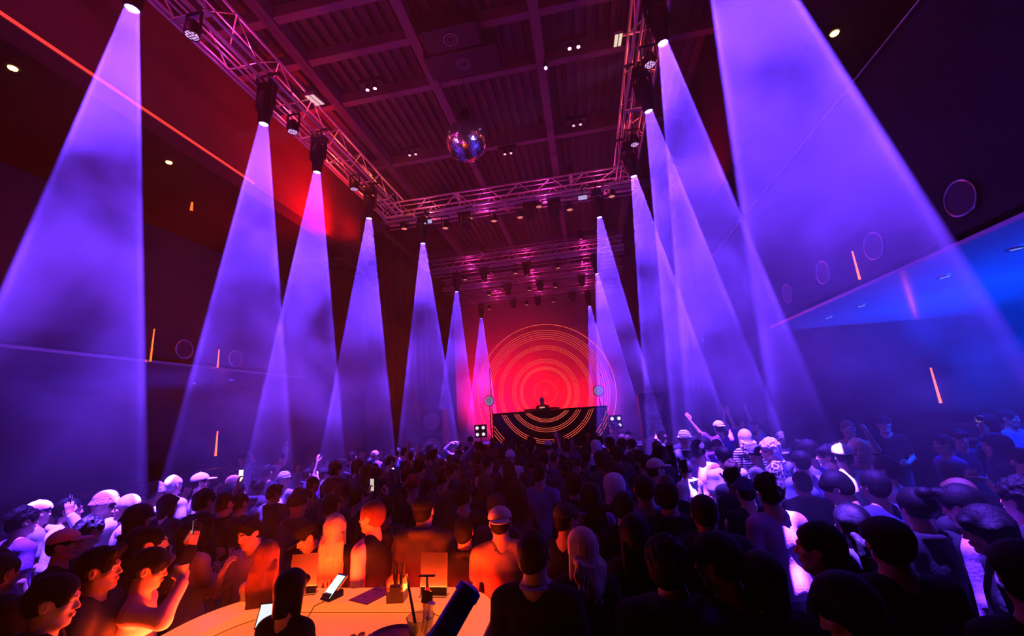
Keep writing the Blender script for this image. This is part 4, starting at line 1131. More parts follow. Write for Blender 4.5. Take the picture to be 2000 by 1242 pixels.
h23 = H(728, 978, 1.72, 78, 'man in left profile wearing a black waistcoat over pink sleeves', 'waistcoat man', hair='short', hc='auburn', tc='pink', top='long', arms=('down', 'low'), hp=(12, 4, 0))
v = bpy.data.objects.new('waistcoat', cached(('top', 'vest', False, ('down', 'low')), lambda: build_top('vest', 1.09, 1.04, 'down', 'low', False, 11))); COL.objects.link(v); v.parent = h23; v.data.materials.append(CL['black']) if not v.data.materials else None
h24 = H(827, 968, 1.72, 2, 'man in a black cap and dark red-lit sweatshirt seen from behind at the bar', 'red-lit sweatshirt man', hat='cap', hatc='black', hair='fade', tc='charcoal', top='hoodie', arms=('hold', 'low'), skin=0, bulk=1.08)
h25 = H(806, 930, 1.72, 10, 'person in a dull red beanie behind the bar customers', 'red beanie person', hat='beanie', hatc='red', hair=None, tc='black')
h28 = H(905, 1010, 1.66, 20, 'dark-haired person holding up both hands in orange light right of the bar', 'clapping person', hair='short', tc='black', arms=('hold', 'chin'), top='jacket')
h29 = H(975, 990, 1.70, 12, 'man in a backwards cap and loose orange-lit tan shirt at the right bar end', 'tan shirt man', hat='cap_back', hatc='cream', hair='fade', tc='tan', top='tee', arms=('low', 'down'), bulk=1.12)
h30 = H(1040, 1034, 1.72, -4, 'man with black hair and black shirt with a pale collar, right of the bar', 'pale collar man', hair='short', tc='black', top='long', arms=D, bulk=1.1)
# -- pale collar of that shirt
g = G(); g.torus((0, -.01, 1.452), .079, .012, 'Z', 28, 6)
c_ = g.done('collar', CL['lilac'], h30, smooth=True)
h31 = H(1130, 1030, 1.66, 10, 'woman with long wavy pink-lit blonde hair in the dark', 'wavy blonde woman', female=True, hair='wavy', hc='blonde', tc='black', top='jacket', arms=D, hp=(25, 5, 8))
# -- left cluster, lit violet
H(48, 992, 1.74, -10, 'black-haired person with a large round head of hair near the left edge', 'round-haired person', hair='curly', tc='purple', Y=3.6)
H(128, 1034, 1.68, -60, 'person in a reddish cap facing right near the left edge', 'reddish cap person', hat='cap', hatc='pink', hair='fade', tc='black')
H(78, 978, 1.70, -10, 'person in a violet-lit pale cap near the left edge', 'pale cap person', hat='cap', hatc='lilac', hair='fade', tc='grey', arms=D, Y=4)
H(138, 972, 1.74, -52, 'man with pink-lit cheek and a white collar behind the pale cap', 'white collar man', hair='short', tc='white', top='hoodie', skin=1, Y=4)
hh = H(208, 958, 1.72, 160, 'person in a floppy violet bucket hat holding up a phone', 'bucket hat person', hat='bucket', hatc='lilac', hair='fade', tc='white', arms=('phone', 'hold'), top='long', Y=4.3)
H(250, 966, 1.70, 140, 'pale-faced person with light hair under the first left beam', 'pale-faced person', hair='short', hc='silver', tc='cream', Y=4.2)
H(178, 1010, 1.70, -5, 'person with a round mop of black hair in front of the bucket hat', 'round mop person', hair='curly', tc='black')
H(272, 984, 1.76, -12, 'tall person in black with a broad-brimmed dark hat', 'dark hat person', hat='bucket', hatc='black', hair='bob', tc='black', top='jacket')
H(303, 940, 1.72, -8, 'person in a dark bucket hat and white collar near the first left beam', 'dark bucket hat person', hat='bucket', hatc='charcoal', hair='fade', tc='white', Y=5)
H(340, 928, 1.72, -4, 'person with blue-white lit hair at the foot of the second left beam', 'blue-lit head', hair='short', hc='silver', tc='white', Y=5.4)
H(392, 924, 1.72, -40, 'person in a white cap turned to the right near the second left beam', 'white cap left person', hat='cap', hatc='white', hair='fade', tc='cream', Y=5.7)
H(330, 965, 1.70, -8, 'dark-haired person in black left of the raised phone', 'dark left person', hair='bob', tc='black')
H(400, 958, 1.74, -4, 'tall dark person with bushy hair below the white cap', 'bushy-haired person', hair='curly', tc='black', top='hoodie', bulk=1.1)
ph1 = H(300, 1028, 1.70, -60, 'person in black holding a phone upright in orange light', 'upright phone holder', hair='short', tc='black', arms=('down', 'phone'), top='jacket')
H(372, 1016, 1.66, 10, 'dark-haired person in a magenta-lit top behind the left end of the bar', 'magenta top person', hair='bob', tc='lilac', female=True, arms=('low', 'hold'))
H(440, 960, 1.74, 0, 'tall dark-haired person in black behind the lilac shirt', 'tall black-clad person', hair='short', tc='black', top='jacket')
wv = H(478, 884, 1.72, 160, 'blue-lit man with one hand raised to his head beyond the left crowd', 'blue-lit waving man', hair='short', tc='white', arms=('head', 'down'), Y=8.6)
ph2 = H(470, 962, 1.66, 0, 'person in black raising a glowing phone above the left crowd', 'raised phone person', hair='short', tc='black', arms=('high', 'down'))
H(548, 884, 1.74, -60, 'violet-lit person in a pale cloak far left of the dance floor', 'pale cloak person', hair='short', tc='white', top='hoodie', arms=('up', 'down'), Y=9)
H(556, 922, 1.68, -4, 'person in a white striped knit cap left of the dark crowd', 'white knit cap person', hat='beanie', hatc='beanie_stripe', hair=None, tc='grey')
H(605, 894, 1.72, 0, 'person with short black hair and pale shoulders near the third left beam', 'pale shouldered person', hair='short', tc='grey')
H(655, 902, 1.78, 0, 'tall dark person with broad hair in the middle left of the crowd', 'broad-haired tall person', hair='curly', tc='black', top='hoodie')
ph3 = H(700, 948, 1.68, -20, 'dark person holding a phone level behind the blonde at the bar', 'level phone person', hair='short', tc='black', arms=('phone', 'phone'))
# -- centre
H(895, 862, 1.74, 0, 'person in the middle of the crowd with both hands on the head', 'hands-on-head person', hair='short', tc='lilac', top='long', arms=('head', 'head'))
H(996, 880, 1.70, 0, 'person in a pale knit hat in the centre of the crowd', 'pale knit hat person', hat='beanie', hatc='white', hair=None, tc='white')
H(1052, 905, 1.74, -8, 'person in a blue-violet tee in the centre of the crowd', 'blue tee person', hair='short', tc='blue', top='tee')
H(1070, 860, 1.72, 0, 'person in a white cap filming the stage with a small cyan phone', 'white cap filming person', hat='cap', hatc='white', hair='fade', tc='grey', arms=('down', 'high'))
H(1162, 860, 1.70, 30, 'person wrapped in a white hooded scarf', 'white scarf person', hat='hood', hatc='white', hair='fade', tc='white', top='hoodie')
H(1196, 926, 1.70, 20, 'person in a pale blue hood right of the centre', 'pale blue hood person', hat='hood', hatc='white', hair='fade', tc='black', top='hoodie')
H(1255, 925, 1.76, 0, 'man in a violet-lit tee with cropped hair right of the pale blue hood', 'violet tee man', hair='fade', tc='blue', top='tee', bulk=1.1)
H(1150, 940, 1.70, 15, 'person with long dark hair and a lilac sleeve left of the pale blue hood', 'lilac sleeve person', female=True, hair='long', tc='lilac', top='tee')
H(1200, 824, 1.84, 0, 'person in a spotted silver helmet by the stage', 'silver helmet person', hat='bucket', hatc='patterned', hair=None, tc='patterned', Y=12.4)
H(1278, 896, 1.72, -70, 'person in a yellowish cap turned to the right', 'yellowish cap person', hat='cap', hatc='cream', hair='fade', tc='black')
H(1235, 1002, 1.68, 5, 'woman with long dark hair in black between the wavy blonde and the close-cropped man', 'dark long-haired woman', female=True, hair='long', tc='black', top='jacket')
H(1300, 1052, 1.70, -5, 'broad dark person in a black hoodie right of the wavy blonde woman', 'broad dark person', hair='curly', tc='black', top='hoodie', bulk=1.15)
H(1300, 940, 1.72, 0, 'tall person in black behind the close-cropped man', 'tall black figure', hair='short', tc='black', top='jacket', bulk=1.1)
H(1215, 960, 1.66, 0, 'person with a smooth dark head just below the pale blue hood', 'smooth dark head', hair='bowl', tc='black')
H(1480, 1075, 1.66, 10, 'dark bob-haired woman between the navy shirt and the lidded cup', 'dark bob woman', female=True, hair='bob', tc='black', top='jacket')
H(1120, 925, 1.70, 0, 'dark person with bushy hair left of the lilac sleeve', 'bushy dark person', hair='curly', tc='black', top='hoodie')
# -- right cluster, under the right beams
H(1335, 842, 1.72, 0, 'person in a black and white striped beanie', 'striped beanie person', hat='beanie', hatc='beanie_stripe', hair=None, tc='black', top='jacket', Y=7.6)
H(1402, 822, 1.84, 4, 'man in a pale cap and violet tee throwing both arms up', 'arms-up man', hat='cap_back', hatc='white', hair='fade', tc='purple', top='tee', arms=('wide', 'up'), Y=9.5)
H(1452, 838, 1.68, 4, 'woman with blazing white-blonde curls and a striped top', 'white-blonde woman', female=True, hair='wavy', hc='silver', tc='striped', top='long', Y=7.7)
H(1362, 862, 1.70, -10, 'person with streaked short hair in a pale shirt in front of the arms-up man', 'streaked hair person', hair='curly', hc='black', tc='lilac', top='tee', Y=6.6)
h38 = H(1410, 872, 1.74, 4, 'man in a pale violet tee with a black strap across his back', 'strap tee man', hair='bowl', tc='white', top='tee', bulk=1.08)
H(1475, 872, 1.66, 40, 'person in a black beanie left of the curly fair-haired man', 'black beanie person', hat='beanie', hatc='black', hair=None, tc='black')
H(1500, 858, 1.74, 72, 'man in left profile with curly silvery hair and a patterned jacket', 'curly silver-haired man', hair='curly', hc='silver', tc='patterned', top='jacket', Y=6.2)
H(1525, 846, 1.78, 0, 'tall man with thick black hair and a navy jacket behind the curly silver hair', 'thick-haired tall man', hair='curly', tc='navy', top='jacket', Y=7.2)
H(1478, 818, 1.72, 55, 'man in a dark cap and pink tee beyond the white-blonde woman', 'pink tee man', hat='cap', hatc='black', hair='fade', tc='pink', arms=('down', 'phone'), Y=9.8)
H(1440, 812, 1.76, 10, 'person in violet light clasping both hands overhead', 'clasped hands person', hair='short', tc='lilac', arms=('up', 'up'), Y=11)
H(1572, 858, 1.74, 20, 'man with ruffled lit hair and a pale blue shirt', 'ruffled hair man', hair='quiff', tc='blue', top='long', Y=6)
H(1612, 868, 1.72, 70, 'man with smooth black bowl-cut hair facing left', 'bowl-cut man', hair='bowl', tc='charcoal', Y=5.6)
H(1640, 868, 1.70, 10, 'person in a bright white cap beside the long-haired face', 'bright white cap person', hat='cap', hatc='white', hair='fade', tc='white', Y=5.5)
H(1672, 856, 1.68, 150, 'woman facing the camera with long fair hair, violet light on her face', 'fair-haired facing woman', female=True, hair='longest', hc='blonde', tc='lilac', Y=5.6)
H(1652, 820, 1.78, 160, 'man with cropped reddish hair holding a phone to his face', 'cropped reddish man', hair='fade', hc='auburn', tc='tan', arms=('phone', 'down'), skin=1, Y=7.4)
H(1722, 812, 1.80, 150, 'man in a black tee and cap standing clear under the right balcony', 'standing man in black', hat='cap', hatc='black', hair='fade', tc='black', top='tee', arms=('low', 'down'), Y=8.2)
H(1722, 890, 1.72, 50, 'man in a white tee with dark straps and round black hair', 'white tee backpack man', hair='short', tc='white', top='tee')
H(1642, 916, 1.74, 62, 'man with long wavy dark fringe bowing his head to the left', 'bowing man', hair='bowl', tc='navy', top='tee', hp=(0, 28, 0))
H(1700, 918, 1.70, 20, 'person with black hair and a navy top beside the bowing man', 'navy top person', hair='short', tc='navy')
H(1655, 982, 1.66, 24, 'woman with long black hair lit along one edge', 'edge-lit long-haired woman', female=True, hair='long', tc='black', top='jacket')
H(1497, 928, 1.74, 10, 'man with thick black hair and a pale striped shirt', 'thick-haired striped man', hair='curly', tc='lilac', top='long')
H(1370, 964, 1.72, 0, 'man with close-cropped round head in black, centre right', 'close-cropped man', hair='fade', tc='black', top='hoodie', skin=2, bulk=1.1)
h49 = H(1402, 1040, 1.72, 35, 'man in a navy shirt with red light along his jaw', 'navy shirt man', hair='short', tc='navy', top='long', bulk=1.1, hp=(20, 12, 0))
h48 = H(1590, 1018, 1.72, 60, 'man in left profile with a red-lit nose holding a lidded cup', 'lidded cup man', hair='short', tc='black', top='jacket', arms=('hold', 'down'))
h50 = H(1668, 1118, 1.70, 55, 'woman with swept dark hair and red-lit face at the bottom right', 'red-lit woman', female=True, hair='bob', tc='black', hp=(15, 24, 10), arms=('hold', 'low'))
H(1780, 952, 1.72, 8, 'person with a dark bun in black near the right edge', 'dark bun person', female=True, hair='bun', tc='black', top='jacket')
H(1722, 1010, 1.70, 0, 'dark-haired person in black below the bun', 'smooth-haired dark person', hair='bowl', tc='black', bulk=1.15)
H(1880, 946, 1.72, 40, 'person with slick black hair and a pale collar near the right edge', 'slick-haired person', hair='quiff', tc='lilac', top='long', hp=(0, 16, 0))
H(1925, 985, 1.70, 62, 'person with red light on the cheek close to the right edge', 'red-cheeked person', hair='bob', tc='black', hp=(0, 12, 0), skin=1)
H(1985, 935, 1.74, 20, 'large dark head cut off by the right edge', 'cut-off dark head', hair='curly', tc='black')
dr = H(1858, 892, 1.70, -55, 'person drinking with head thrown back, bare arm raised, blue light', 'drinking person', hair='short', tc='navy', arms=('down', 'drink'), hp=(0, -32, 0))
H(1938, 848, 1.76, 70, 'hooded person in blue shade under the right balcony', 'hooded person', hat='hood', hatc='navy', hair='fade', tc='navy', top='hoodie')
H(1922, 808, 1.76, 80, 'dark-haired person in left profile far under the right balcony', 'far profile person', hair='bob', tc='navy', Y=7.5)
H(1965, 800, 1.80, 200, 'person with an arm stretched out at the far right under the balcony', 'outstretched arm person', hair='short', tc='blue', arms=('reach', 'reach'), skin=1, Y=8)
ph5 = H(1868, 838, 1.72, 178, 'person facing the camera with a violet-lit face and phone overhead', 'violet-faced person', hair='bowl', tc='navy', arms=('high', 'down'))
H(1838, 848, 1.72, 85, 'man in left profile with a pink-lit face in the blue shade', 'pink-faced man', hair='fade', tc='purple', skin=1)
H(1990, 875, 1.72, 170, 'person in glasses with a white-lit face at the right edge', 'glasses person', hair='short', tc='blue', arms=('chin', 'down'))
H(1560, 880, 1.72, 10, 'dark-haired person in a blue shirt between the ruffled hair and the silver curls', 'blue shirt person', hair='short', tc='blue')
# DJ on the stage
djp = aty(1058, 776, 16.35)
dj = person((djp.x, 16.35, 1.0), PI, djp.z - 1.0 - .0, 'DJ in a red-lit tee behind the booth, hands on the decks', None, hair='fade', hc='silver', tc='red', top='tee', arms=('low', 'low'), hp=(0, 14, 0))
# -- the rest of the crowd
SKY = [(-50, 990), (0, 985), (150, 968), (330, 932), (450, 908), (600, 888), (750, 866), (900, 850), (1130, 834), (1300, 829), (1450, 838), (1560, 852), (1640, 872), (1700, 895), (1800, 905), (1900, 905), (2050, 890)]
def sky(x):
    for (a, b), (c, d) in zip(SKY, SKY[1:]):
        if a <= x <= c: return b + (d - b) * (x - a) / (c - a)
    return 2000
rq = random.Random(11)
placed = [(h[2], h[3]) for h in HEROES]
spots = []
for _ in range(30000):
    y = 1.9 + (13.0 - 1.9) * rq.random(); x = rq.uniform(-7.5, 6.5)
    if y < 3.5 and (-3.5 < x < .15 or abs(x) > 6): continue
    if abs(x) < .9 and y < 2.3: continue
    h = rq.uniform(1.56, 1.74)
    px, py, dz = head_px((x, y, h))
    if not (-40 < px < 2040): continue
    if py < sky(px) + rq.uniform(0, 10): continue
    if -3.2 < x < -.35 and y < 3.95: continue
    mind = .50 if y < 7 else (.58 if y < 9.5 else .66)
    if any((x - a) ** 2 + (y - b) ** 2 < mind * mind for a, b in placed): continue
    # do not stand in front of the people picked out above
    bad = False
    hw_ = .15 * FPX / dz
    for hx, hy, wx, wy, tg, hh_ in HEROES:
        if y < wy and abs(px - hx) < hw_ + .10 * FPX / max(1, wy) and py < hy + .21 * FPX / max(1, wy): bad = True; break
    if bad: continue
    placed.append((x, y)); spots.append((x, y, h, px, py))
    if len(spots) >= 225: break
HAIRS = [('short', 'short black'), ('short', 'short black'), ('curly', 'bushy black'), ('fade', 'cropped'), ('bowl', 'smooth black'), ('bob', 'bobbed dark'), ('long', 'long dark'), ('quiff', 'swept black'), ('bun', 'tied-up dark')]
TOPS = [('tee', 'tee'), ('hoodie', 'hoodie'), ('jacket', 'jacket'), ('long', 'sweater')]
COLS = ['black'] * 9 + ['charcoal', 'navy', 'charcoal', 'purple', 'lilac', 'white', 'grey', 'blue']
used_labels = set(h.get('label') for h in COL.objects if h.get('category') == 'person')
spots.sort(key=lambda s: s[1])
def relation(s, k=0):
    x, y, h, px, py = s
    c = sorted(HEROES, key=lambda q: (q[2] - x) ** 2 + (q[3] - y) ** 2)[k]
    dx, dy = x - c[2], y - c[3]
    if abs(dx) > abs(dy): r = 'right of' if dx > 0 else 'left of'
    else: r = 'behind' if dy > 0 else 'in front of'
    return r + ' the ' + c[4]
for s in spots:
    x, y, h, px, py = s
    hr, hn = rq.choice(HAIRS); tp, tn = rq.choice(TOPS); cl = rq.choice(COLS if (x < -4.0 or x > 1.0) and y > 5 else ['black', 'black', 'charcoal', 'navy'])
    fem = hr in ('bob', 'long', 'bun') and rq.random() < .8
    arms = rq.choice([D, D, D, ('hold', 'hold'), ('down', 'low')])
    if y > 7.5 and rq.random() < .05: arms = ('up', 'down'); tp, tn = 'tee', 'tee'
    hp = rq.choice([(0, 0, 0), (25, 0, 0), (-25, 6, 0)])
    rz = rq.gauss(0, 18) + (-math.degrees(math.atan2(x + 1.7, 17 - y)) * -1)
    hat = None; what = hn + ' hair'
    u = rq.random()
    if u < .06: hat, what, hr = 'cap', 'cap', 'fade'
    elif u < .09: hat, what, hr = 'beanie', 'beanie', None
    hc_ = rq.choice(['black', 'charcoal', 'navy']) if hat else 'black'
    if hat: what = hc_ + ' ' + what
    far = y > 7.6
    lab = None
    if not far:
        for k in range(14):
            l = 'dancer with %s and %s %s, %s' % (what, cl, tn, relation(s, k))
            if l not in used_labels: lab = l; break
        grp = 'dancers among the nearer crowd'
    else:
        for k in range(14):
            l = 'distant dancer, %s, %s %s, %s' % (what, cl, tn, relation(s, k))
            if l not in used_labels: lab = l; break
        grp = 'dancers in the far rows'
    used_labels.add(lab)
    person((x, y, 0), R(rz), h, lab, grp, female=fem, arms=arms, hp=hp, hair=hr, hc=rq.choice(['black', 'black', 'black', 'brown']), top=tp, tc=cl, hat=hat, hatc=hc_, skin=rq.choice([0, 1, 1, 2]), bc=rq.choice(['black', 'denim', 'charcoal']), shoes=(y < 5.5))
# ------------------------------------------------------------------ things people hold
phone_body = mat('phone_glass', (.02, .02, .025), .2)
def phone(o, side, arm, label, screen=(.7, .75, 1), st=1.2, pitch=0):
    p, d, b = hand_at(o, side, arm, .10)
    t = thing('phone', label, 'phone', p)
    z = Vector((0, 0, 1)); yv = (Vector((0, 0, 0)) - Vector(p) + Vector((0, 0, CAMH))).normalized()
    f = (Matrix(o.matrix_basis).to_3x3() @ Vector((0, 1, 0))).normalized()      # the screen faces the holder
    t.rotation_euler = (-f).to_track_quat('Y', 'Z').to_euler()
    G().box((0, 0, .03), (.074, .009, .152), .003).done('body', phone_body, t)
    G().box((0, .0052, .03), (.066, .001, .142)).done('screen', glow('phone_screen', screen, st), t)
    G().cyl((-.022, -.005, .09), (-.022, -.0065, .09), .009, n=12).cyl((-.022, -.005, .066), (-.022, -.0065, .066), .009, n=12).done('camera_lens', M['black'], t)
    return t
phone(hh, -1, 'phone', 'pale phone held up by the bucket hat person', (.9, .7, 1), 1.0)
phone(ph1, 1, 'phone', 'phone held upright in orange light at the left', (.8, .8, 1), 1.2)
phone(ph2, -1, 'high', 'phone raised over the left crowd showing a bright picture', (.9, .85, 1), 1.3)
phone(ph3, -1, 'phone', 'phone held behind the blonde at the bar', (.8, .7, .6), .8)
phone(ph5, -1, 'high', 'bright phone held overhead under the right balcony', (.8, .9, 1), 2.0)
cup_m = mat('clear_plastic_cup', (.85, .85, .9), .12, trans=.75, ior=1.3)
def cup(o, side, arm, label, lid=True):
    p, d, b = hand_at(o, side, arm, .075)
    t = thing('plastic_cup', label, 'cup', (p.x, p.y, p.z - .05))
    G().lathe((0, 0, 0), [(.0, .0), (.030, .0), (.042, .12), (.044, .122), (.041, .122), (.028, .006), (.0, .006)], 24).done('cup_wall', cup_m, t, smooth=True)
    G().lathe((0, 0, .008), [(0, 0), (.029, 0), (.037, .075), (0, .075)], 20).done('drink', mat('iced_drink', (.5, .25, .2), .2, trans=.4), t, smooth=True)
    if lid:
        G().torus((0, 0, .123), .044, .004, 'Z', 28, 6).cyl((0, 0, .121), (0, 0, .124), .042, n=24).done('lid', M['white'], t)
cup(h3, 1, 'drink', 'clear cup at the lips of the man in the pink sweatshirt', False)
cup(h48, -1, 'hold', 'lidded plastic cup held by the man in left profile', True)
cup(h50, -1, 'hold', 'clear cup held by the red-lit woman at the bottom right', False)
cup(dr, 1, 'drink', 'small clear cup in the raised hand of the drinking person', False)
# strap across the pale tee
g = G(); n = 22; prev = None
for i in range(n + 1):
    u = i / n; x = -.13 + .27 * u; z = 1.42 - .50 * u
    y = -.145 - .012 * math.sin(PI * u)
    q = Vector((x, y, z))
    if prev is not None: g.box((prev + q) / 2, (.022, .006, (q - prev).length * 1.15), rot=Matrix.Rotation(-math.atan2(.27, .50) * -1 * -1, 3, 'Y'))
    prev = q
g.done('shoulder_strap', CL['black'], h38)
# ------------------------------------------------------------------ the bar
def arc(cx, cy, r, a0, a1, n=14): return [(cx + r * math.cos(R(a0 + (a1 - a0) * i / n)), cy + r * math.sin(R(a0 + (a1 - a0) * i / n))) for i in range(n + 1)]
def outline(o):
    """outer line of the horseshoe bar, moved inwards by o"""
    x0, x1, y1 = -2.86 + o, -.74 - o, 3.36 - o
    r = .62 - o * .8
    return [(x0, 1.2)] + arc(x0 + r, y1 - r, r, 180, 90) + arc(x1 - r * .7, y1 - r * .7, r * .7, 90, 0) + [(x1, 1.2)]
top_glow = bpy.data.materials.new('backlit_bar_top'); top_glow.use_nodes = True; nt = top_glow.node_tree; b = nt.nodes['Principled BSDF']
b.inputs['Base Color'].default_value = (.8, .45, .25, 1); b.inputs['Roughness'].default_value = .25
b.inputs['Emission Color'].default_value = (1.0, .115, .012, 1); b.inputs['Emission Strength'].default_value = 1.0
rim_glow = top_glow.copy(); rim_glow.name = 'backlit_bar_rim'; rim_glow.node_tree.nodes['Principled BSDF'].inputs['Emission Color'].default_value = (1.0, .16, .03, 1); rim_glow.node_tree.nodes['Principled BSDF'].inputs['Emission Strength'].default_value = 1.0
t = thing('bar_counter', 'curved bar counter glowing orange from within at the bottom of the picture', 'bar counter', (-1.8, 2.6, 0))
def band(name, outer, inner, z0, z1, m, bev=0):
    g = G(); n = len(outer); O = []; I = []
    for (a, b_), (c, d) in zip(outer, inner):
        O.append((g.bm.verts.new((a + 1.8, b_ - 2.6, z0)), g.bm.verts.new((a + 1.8, b_ - 2.6, z1)))); I.append((g.bm.verts.new((c + 1.8, d - 2.6, z0)), g.bm.verts.new((c + 1.8, d - 2.6, z1))))
    for i in range(n - 1):
        g.bm.faces.new((O[i][0], O[i + 1][0], O[i + 1][1], O[i][1])); g.bm.faces.new((I[i][0], I[i][1], I[i + 1][1], I[i + 1][0]))
        g.bm.faces.new((O[i][1], O[i + 1][1], I[i + 1][1], I[i][1])); g.bm.faces.new((O[i][0], I[i][0], I[i + 1][0], O[i + 1][0]))
    for i in (0, n - 1): g.bm.faces.new((O[i][0], O[i][1], I[i][1], I[i][0]))
    return g.done(name, m, t)
M['barfront'] = mat('bar_front_panel', (.25, .06, .04), .4)
band('front_panel', outline(.10), outline(.16), 0.0, 1.04, M['barfront'])
band('counter_rim', outline(0), outline(.27), 1.045, 1.10, rim_glow)
band('worktop', outline(.27), outline(.84), 1.00, 1.04, top_glow)
band('rim_edge', outline(-.012), outline(.0), 1.05, 1.095, mat('bar_edge_trim', (.5, .2, .1), .3))
band('cupboard', outline(.45), outline(.80), 0.0, 0.99, M['black'])
BT = 1.10; WT = 1.04
# light from within the bar, thrown up on the faces around it
lamp('bar_glow_light', 'AREA', (-1.75, 3.20, 1.16), 90, (1, .045, .006), shape='RECTANGLE', size=1.7, size_y=.2, aim=(-1.75, 3.35, 3))
lamp('bar_glow_light', 'AREA', (-2.70, 2.55, 1.16), 70, (1, .045, .006), shape='RECTANGLE', size=.2, size_y=1.2, aim=(-2.85, 2.5, 3))
lamp('bar_glow_light', 'AREA', (-1.75, 3.42, .85), 60, (1, .012, .004), shape='RECTANGLE', size=1.7, size_y=.5, aim=(-1.75, 6, 1.0))
acr = mat('clear_acrylic', (.95, .95, .95), .05, trans=.9, ior=1.2)
menu_m = mat('menu_card', (.95, .6, .45), .6, var=.08, scale=4)
def menu(px, py, rz, label, w=.20, hgt=.27):
    p = atz(px, py, BT)
    t = thing('menu_stand', label, 'menu stand', (p.x, p.y, BT), R(rz), 'menu stands on the bar')
    rt = Matrix.Rotation(R(-8), 3, 'X')
    G().box((0, .01, hgt / 2 + .004), (w, .004, hgt), rot=rt).done('card', menu_m, t)
    G().box((0, .004, hgt / 2 + .004), (w + .006, .003, hgt + .004), rot=rt).box((0, .0, .003), (w + .006, .08, .005)).done('holder', acr, t)
menu(592, 1160, 12, 'upright menu card in a clear holder, half hidden behind the bartender')
menu(848, 1163, -4, 'upright menu card in a clear holder at the right of the bar')
# payment terminal with white screen
p = atz(650, 1170, BT)
t = thing('payment_terminal', 'payment terminal with a blank white screen on the bar rim', 'card terminal', (p.x, p.y, BT), R(-22))
rt = Matrix.Rotation(R(38), 3, 'X')
G().box((0, .0, .028), (.085, .13, .05), .01).done('dock', M['black'], t)
G().box((0, .01, .075), (.105, .20, .014), .004, rot=rt).done('body', M['black_gloss'], t)
G().box((0, .006, .0835), (.088, .165, .002), rot=rt).done('screen', glow('white_screen', (.85, .95, 1), 1.1), t)
g = G(); q0 = None
for q in [(0, -.07, .01), (-.01, -.14, .006), (.0, -.20, -.05), (-.03, -.28, -.055), (-.06, -.36, -.055), (-.08, -.44, -.055)]:
    if q0: g.cyl(q0, q, .003, n=8)
    q0 = q
g.done('cable', M['black'], t)
# till tablet left of the bartender
p = atz(524, 1228, WT)
t = thing('till_tablet', 'small tablet till with a white screen left of the bartender', 'tablet', (p.x, p.y, WT), R(10))
rt = Matrix.Rotation(R(62), 3, 'X')
G().box((0, .04, .065), (.20, .15, .010), .004, rot=rt).done('body', M['black_gloss'], t)
G().box((0, .034, .068), (.18, .13, .003), rot=rt).done('screen', glow('white_screen', (.85, .95, 1), 1.0), t)
G().box((0, .06, .012), (.12, .1, .02), .005).cyl((0, .06, .02), (0, .055, .07), .012, n=10).done('stand', M['black'], t)
# clipboard with a sheet
p = atz(728, 1163, BT)
t = thing('clipboard', 'pink-lit clipboard with a printed sheet lying on the bar', 'clipboard', (p.x, p.y, BT + .001), R(-22))
G().box((0, 0, .003), (.20, .27, .005), .002).done('board', mat('clipboard_board', (.35, .12, .12), .5), t)
G().box((0, -.012, .0065), (.185, .235, .0012)).done('sheet', mat('printed_sheet', (.6, .35, .4), .6), t)
g = G()
for k, (x, y, w) in enumerate([(-.03, .07, .10), (.02, .02, .012), (.025, -.01, .012), (-.02, -.05, .02)]): g.box((x, y, .0075), (w, .008, .0006))
g.done('print', M['black'], t)
G().box((0, .115, .010), (.11, .03, .01), .003).done('clip', M['steel'], t)
# straw caddy
p = atz(776, 1172, BT)
t = thing('straw_caddy', 'clear caddy full of straws and napkins on the bar', 'caddy', (p.x, p.y, BT), R(5))
G().box((0, 0, .005), (.12, .11, .008)).box((-.058, 0, .075), (.004, .11, .15)).box((.058, 0, .075), (.004, .11, .15)).box((0, .053, .075), (.12, .004, .15)).box((0, -.053, .05), (.12, .004, .10)).done('tray_box', mat('amber_acrylic', (.9, .5, .3), .15, trans=.5), t)
g = G(); r_ = random.Random(2)
for k in range(22):
    a = r_.uniform(0, 6.28); q = r_.uniform(0, .035)
    g.cyl((q * math.cos(a), .01 + q * math.sin(a), .012), (q * 1.7 * math.cos(a), .01 + q * 1.7 * math.sin(a), .235 + r_.uniform(0, .02)), .0032, n=6)
o = g.done('straws', M['black'], t); o['kind'] = 'stuff'
G().box((0, -.028, .06), (.085, .03, .095), .004).done('napkins', mat('paper_napkin', (.85, .6, .5), .8), t)
# bucket of bar tools, bottle, tray, fruit
p = atz(822, 1240, WT); bx, byy = p.x, p.y
t = thing('tool_bucket', 'clear round tub holding bar tools on the worktop', 'tub', (bx, byy, WT))
G().lathe((0, 0, 0), [(0, 0), (.065, 0), (.085, .10), (.088, .102), (.082, .102), (.062, .006), (0, .006)], 28).done('tub_wall', cup_m, t, smooth=True)
def tool(name, label, dx, dy, lean, ln, r1, mt, extra=None):
    t = thing(name, label, 'bar tool', (bx + dx, byy + dy, WT + .008))
    t.rotation_euler = (R(lean[0]), R(lean[1]), 0)
    G().cyl((0, 0, 0), (0, 0, ln), r1, r1 * .8, 10).done('handle', mt, t)
    if extra: extra(t, ln)
    return t
redp = mat('red_plastic', (.5, .04, .03), .4)
tool('muddler', 'dark muddler leaning in the tub of bar tools', -.03, .01, (-6, -14), .27, .010, M['black'], lambda t, l: G().cyl((0, 0, l - .03), (0, 0, l + .05), .006, .003, 8).done('tip', M['black'], t))
tool('strainer', 'slotted strainer standing in the tub of bar tools', .0, .02, (-4, 10), .16, .008, M['steel'], lambda t, l: G().box((0, 0, l + .03), (.07, .012, .07), .004).done('head', M['black'], t))
tool('jigger', 'metal jigger standing in the tub of bar tools', .03, -.01, (0, 16), .13, .010, redp, lambda t, l: G().lathe((0, 0, l), [(.024, .05), (.008, .0), (.022, -.04)], 16).done('cups', M['steel'], t))
p = atz(836, 1200, WT)
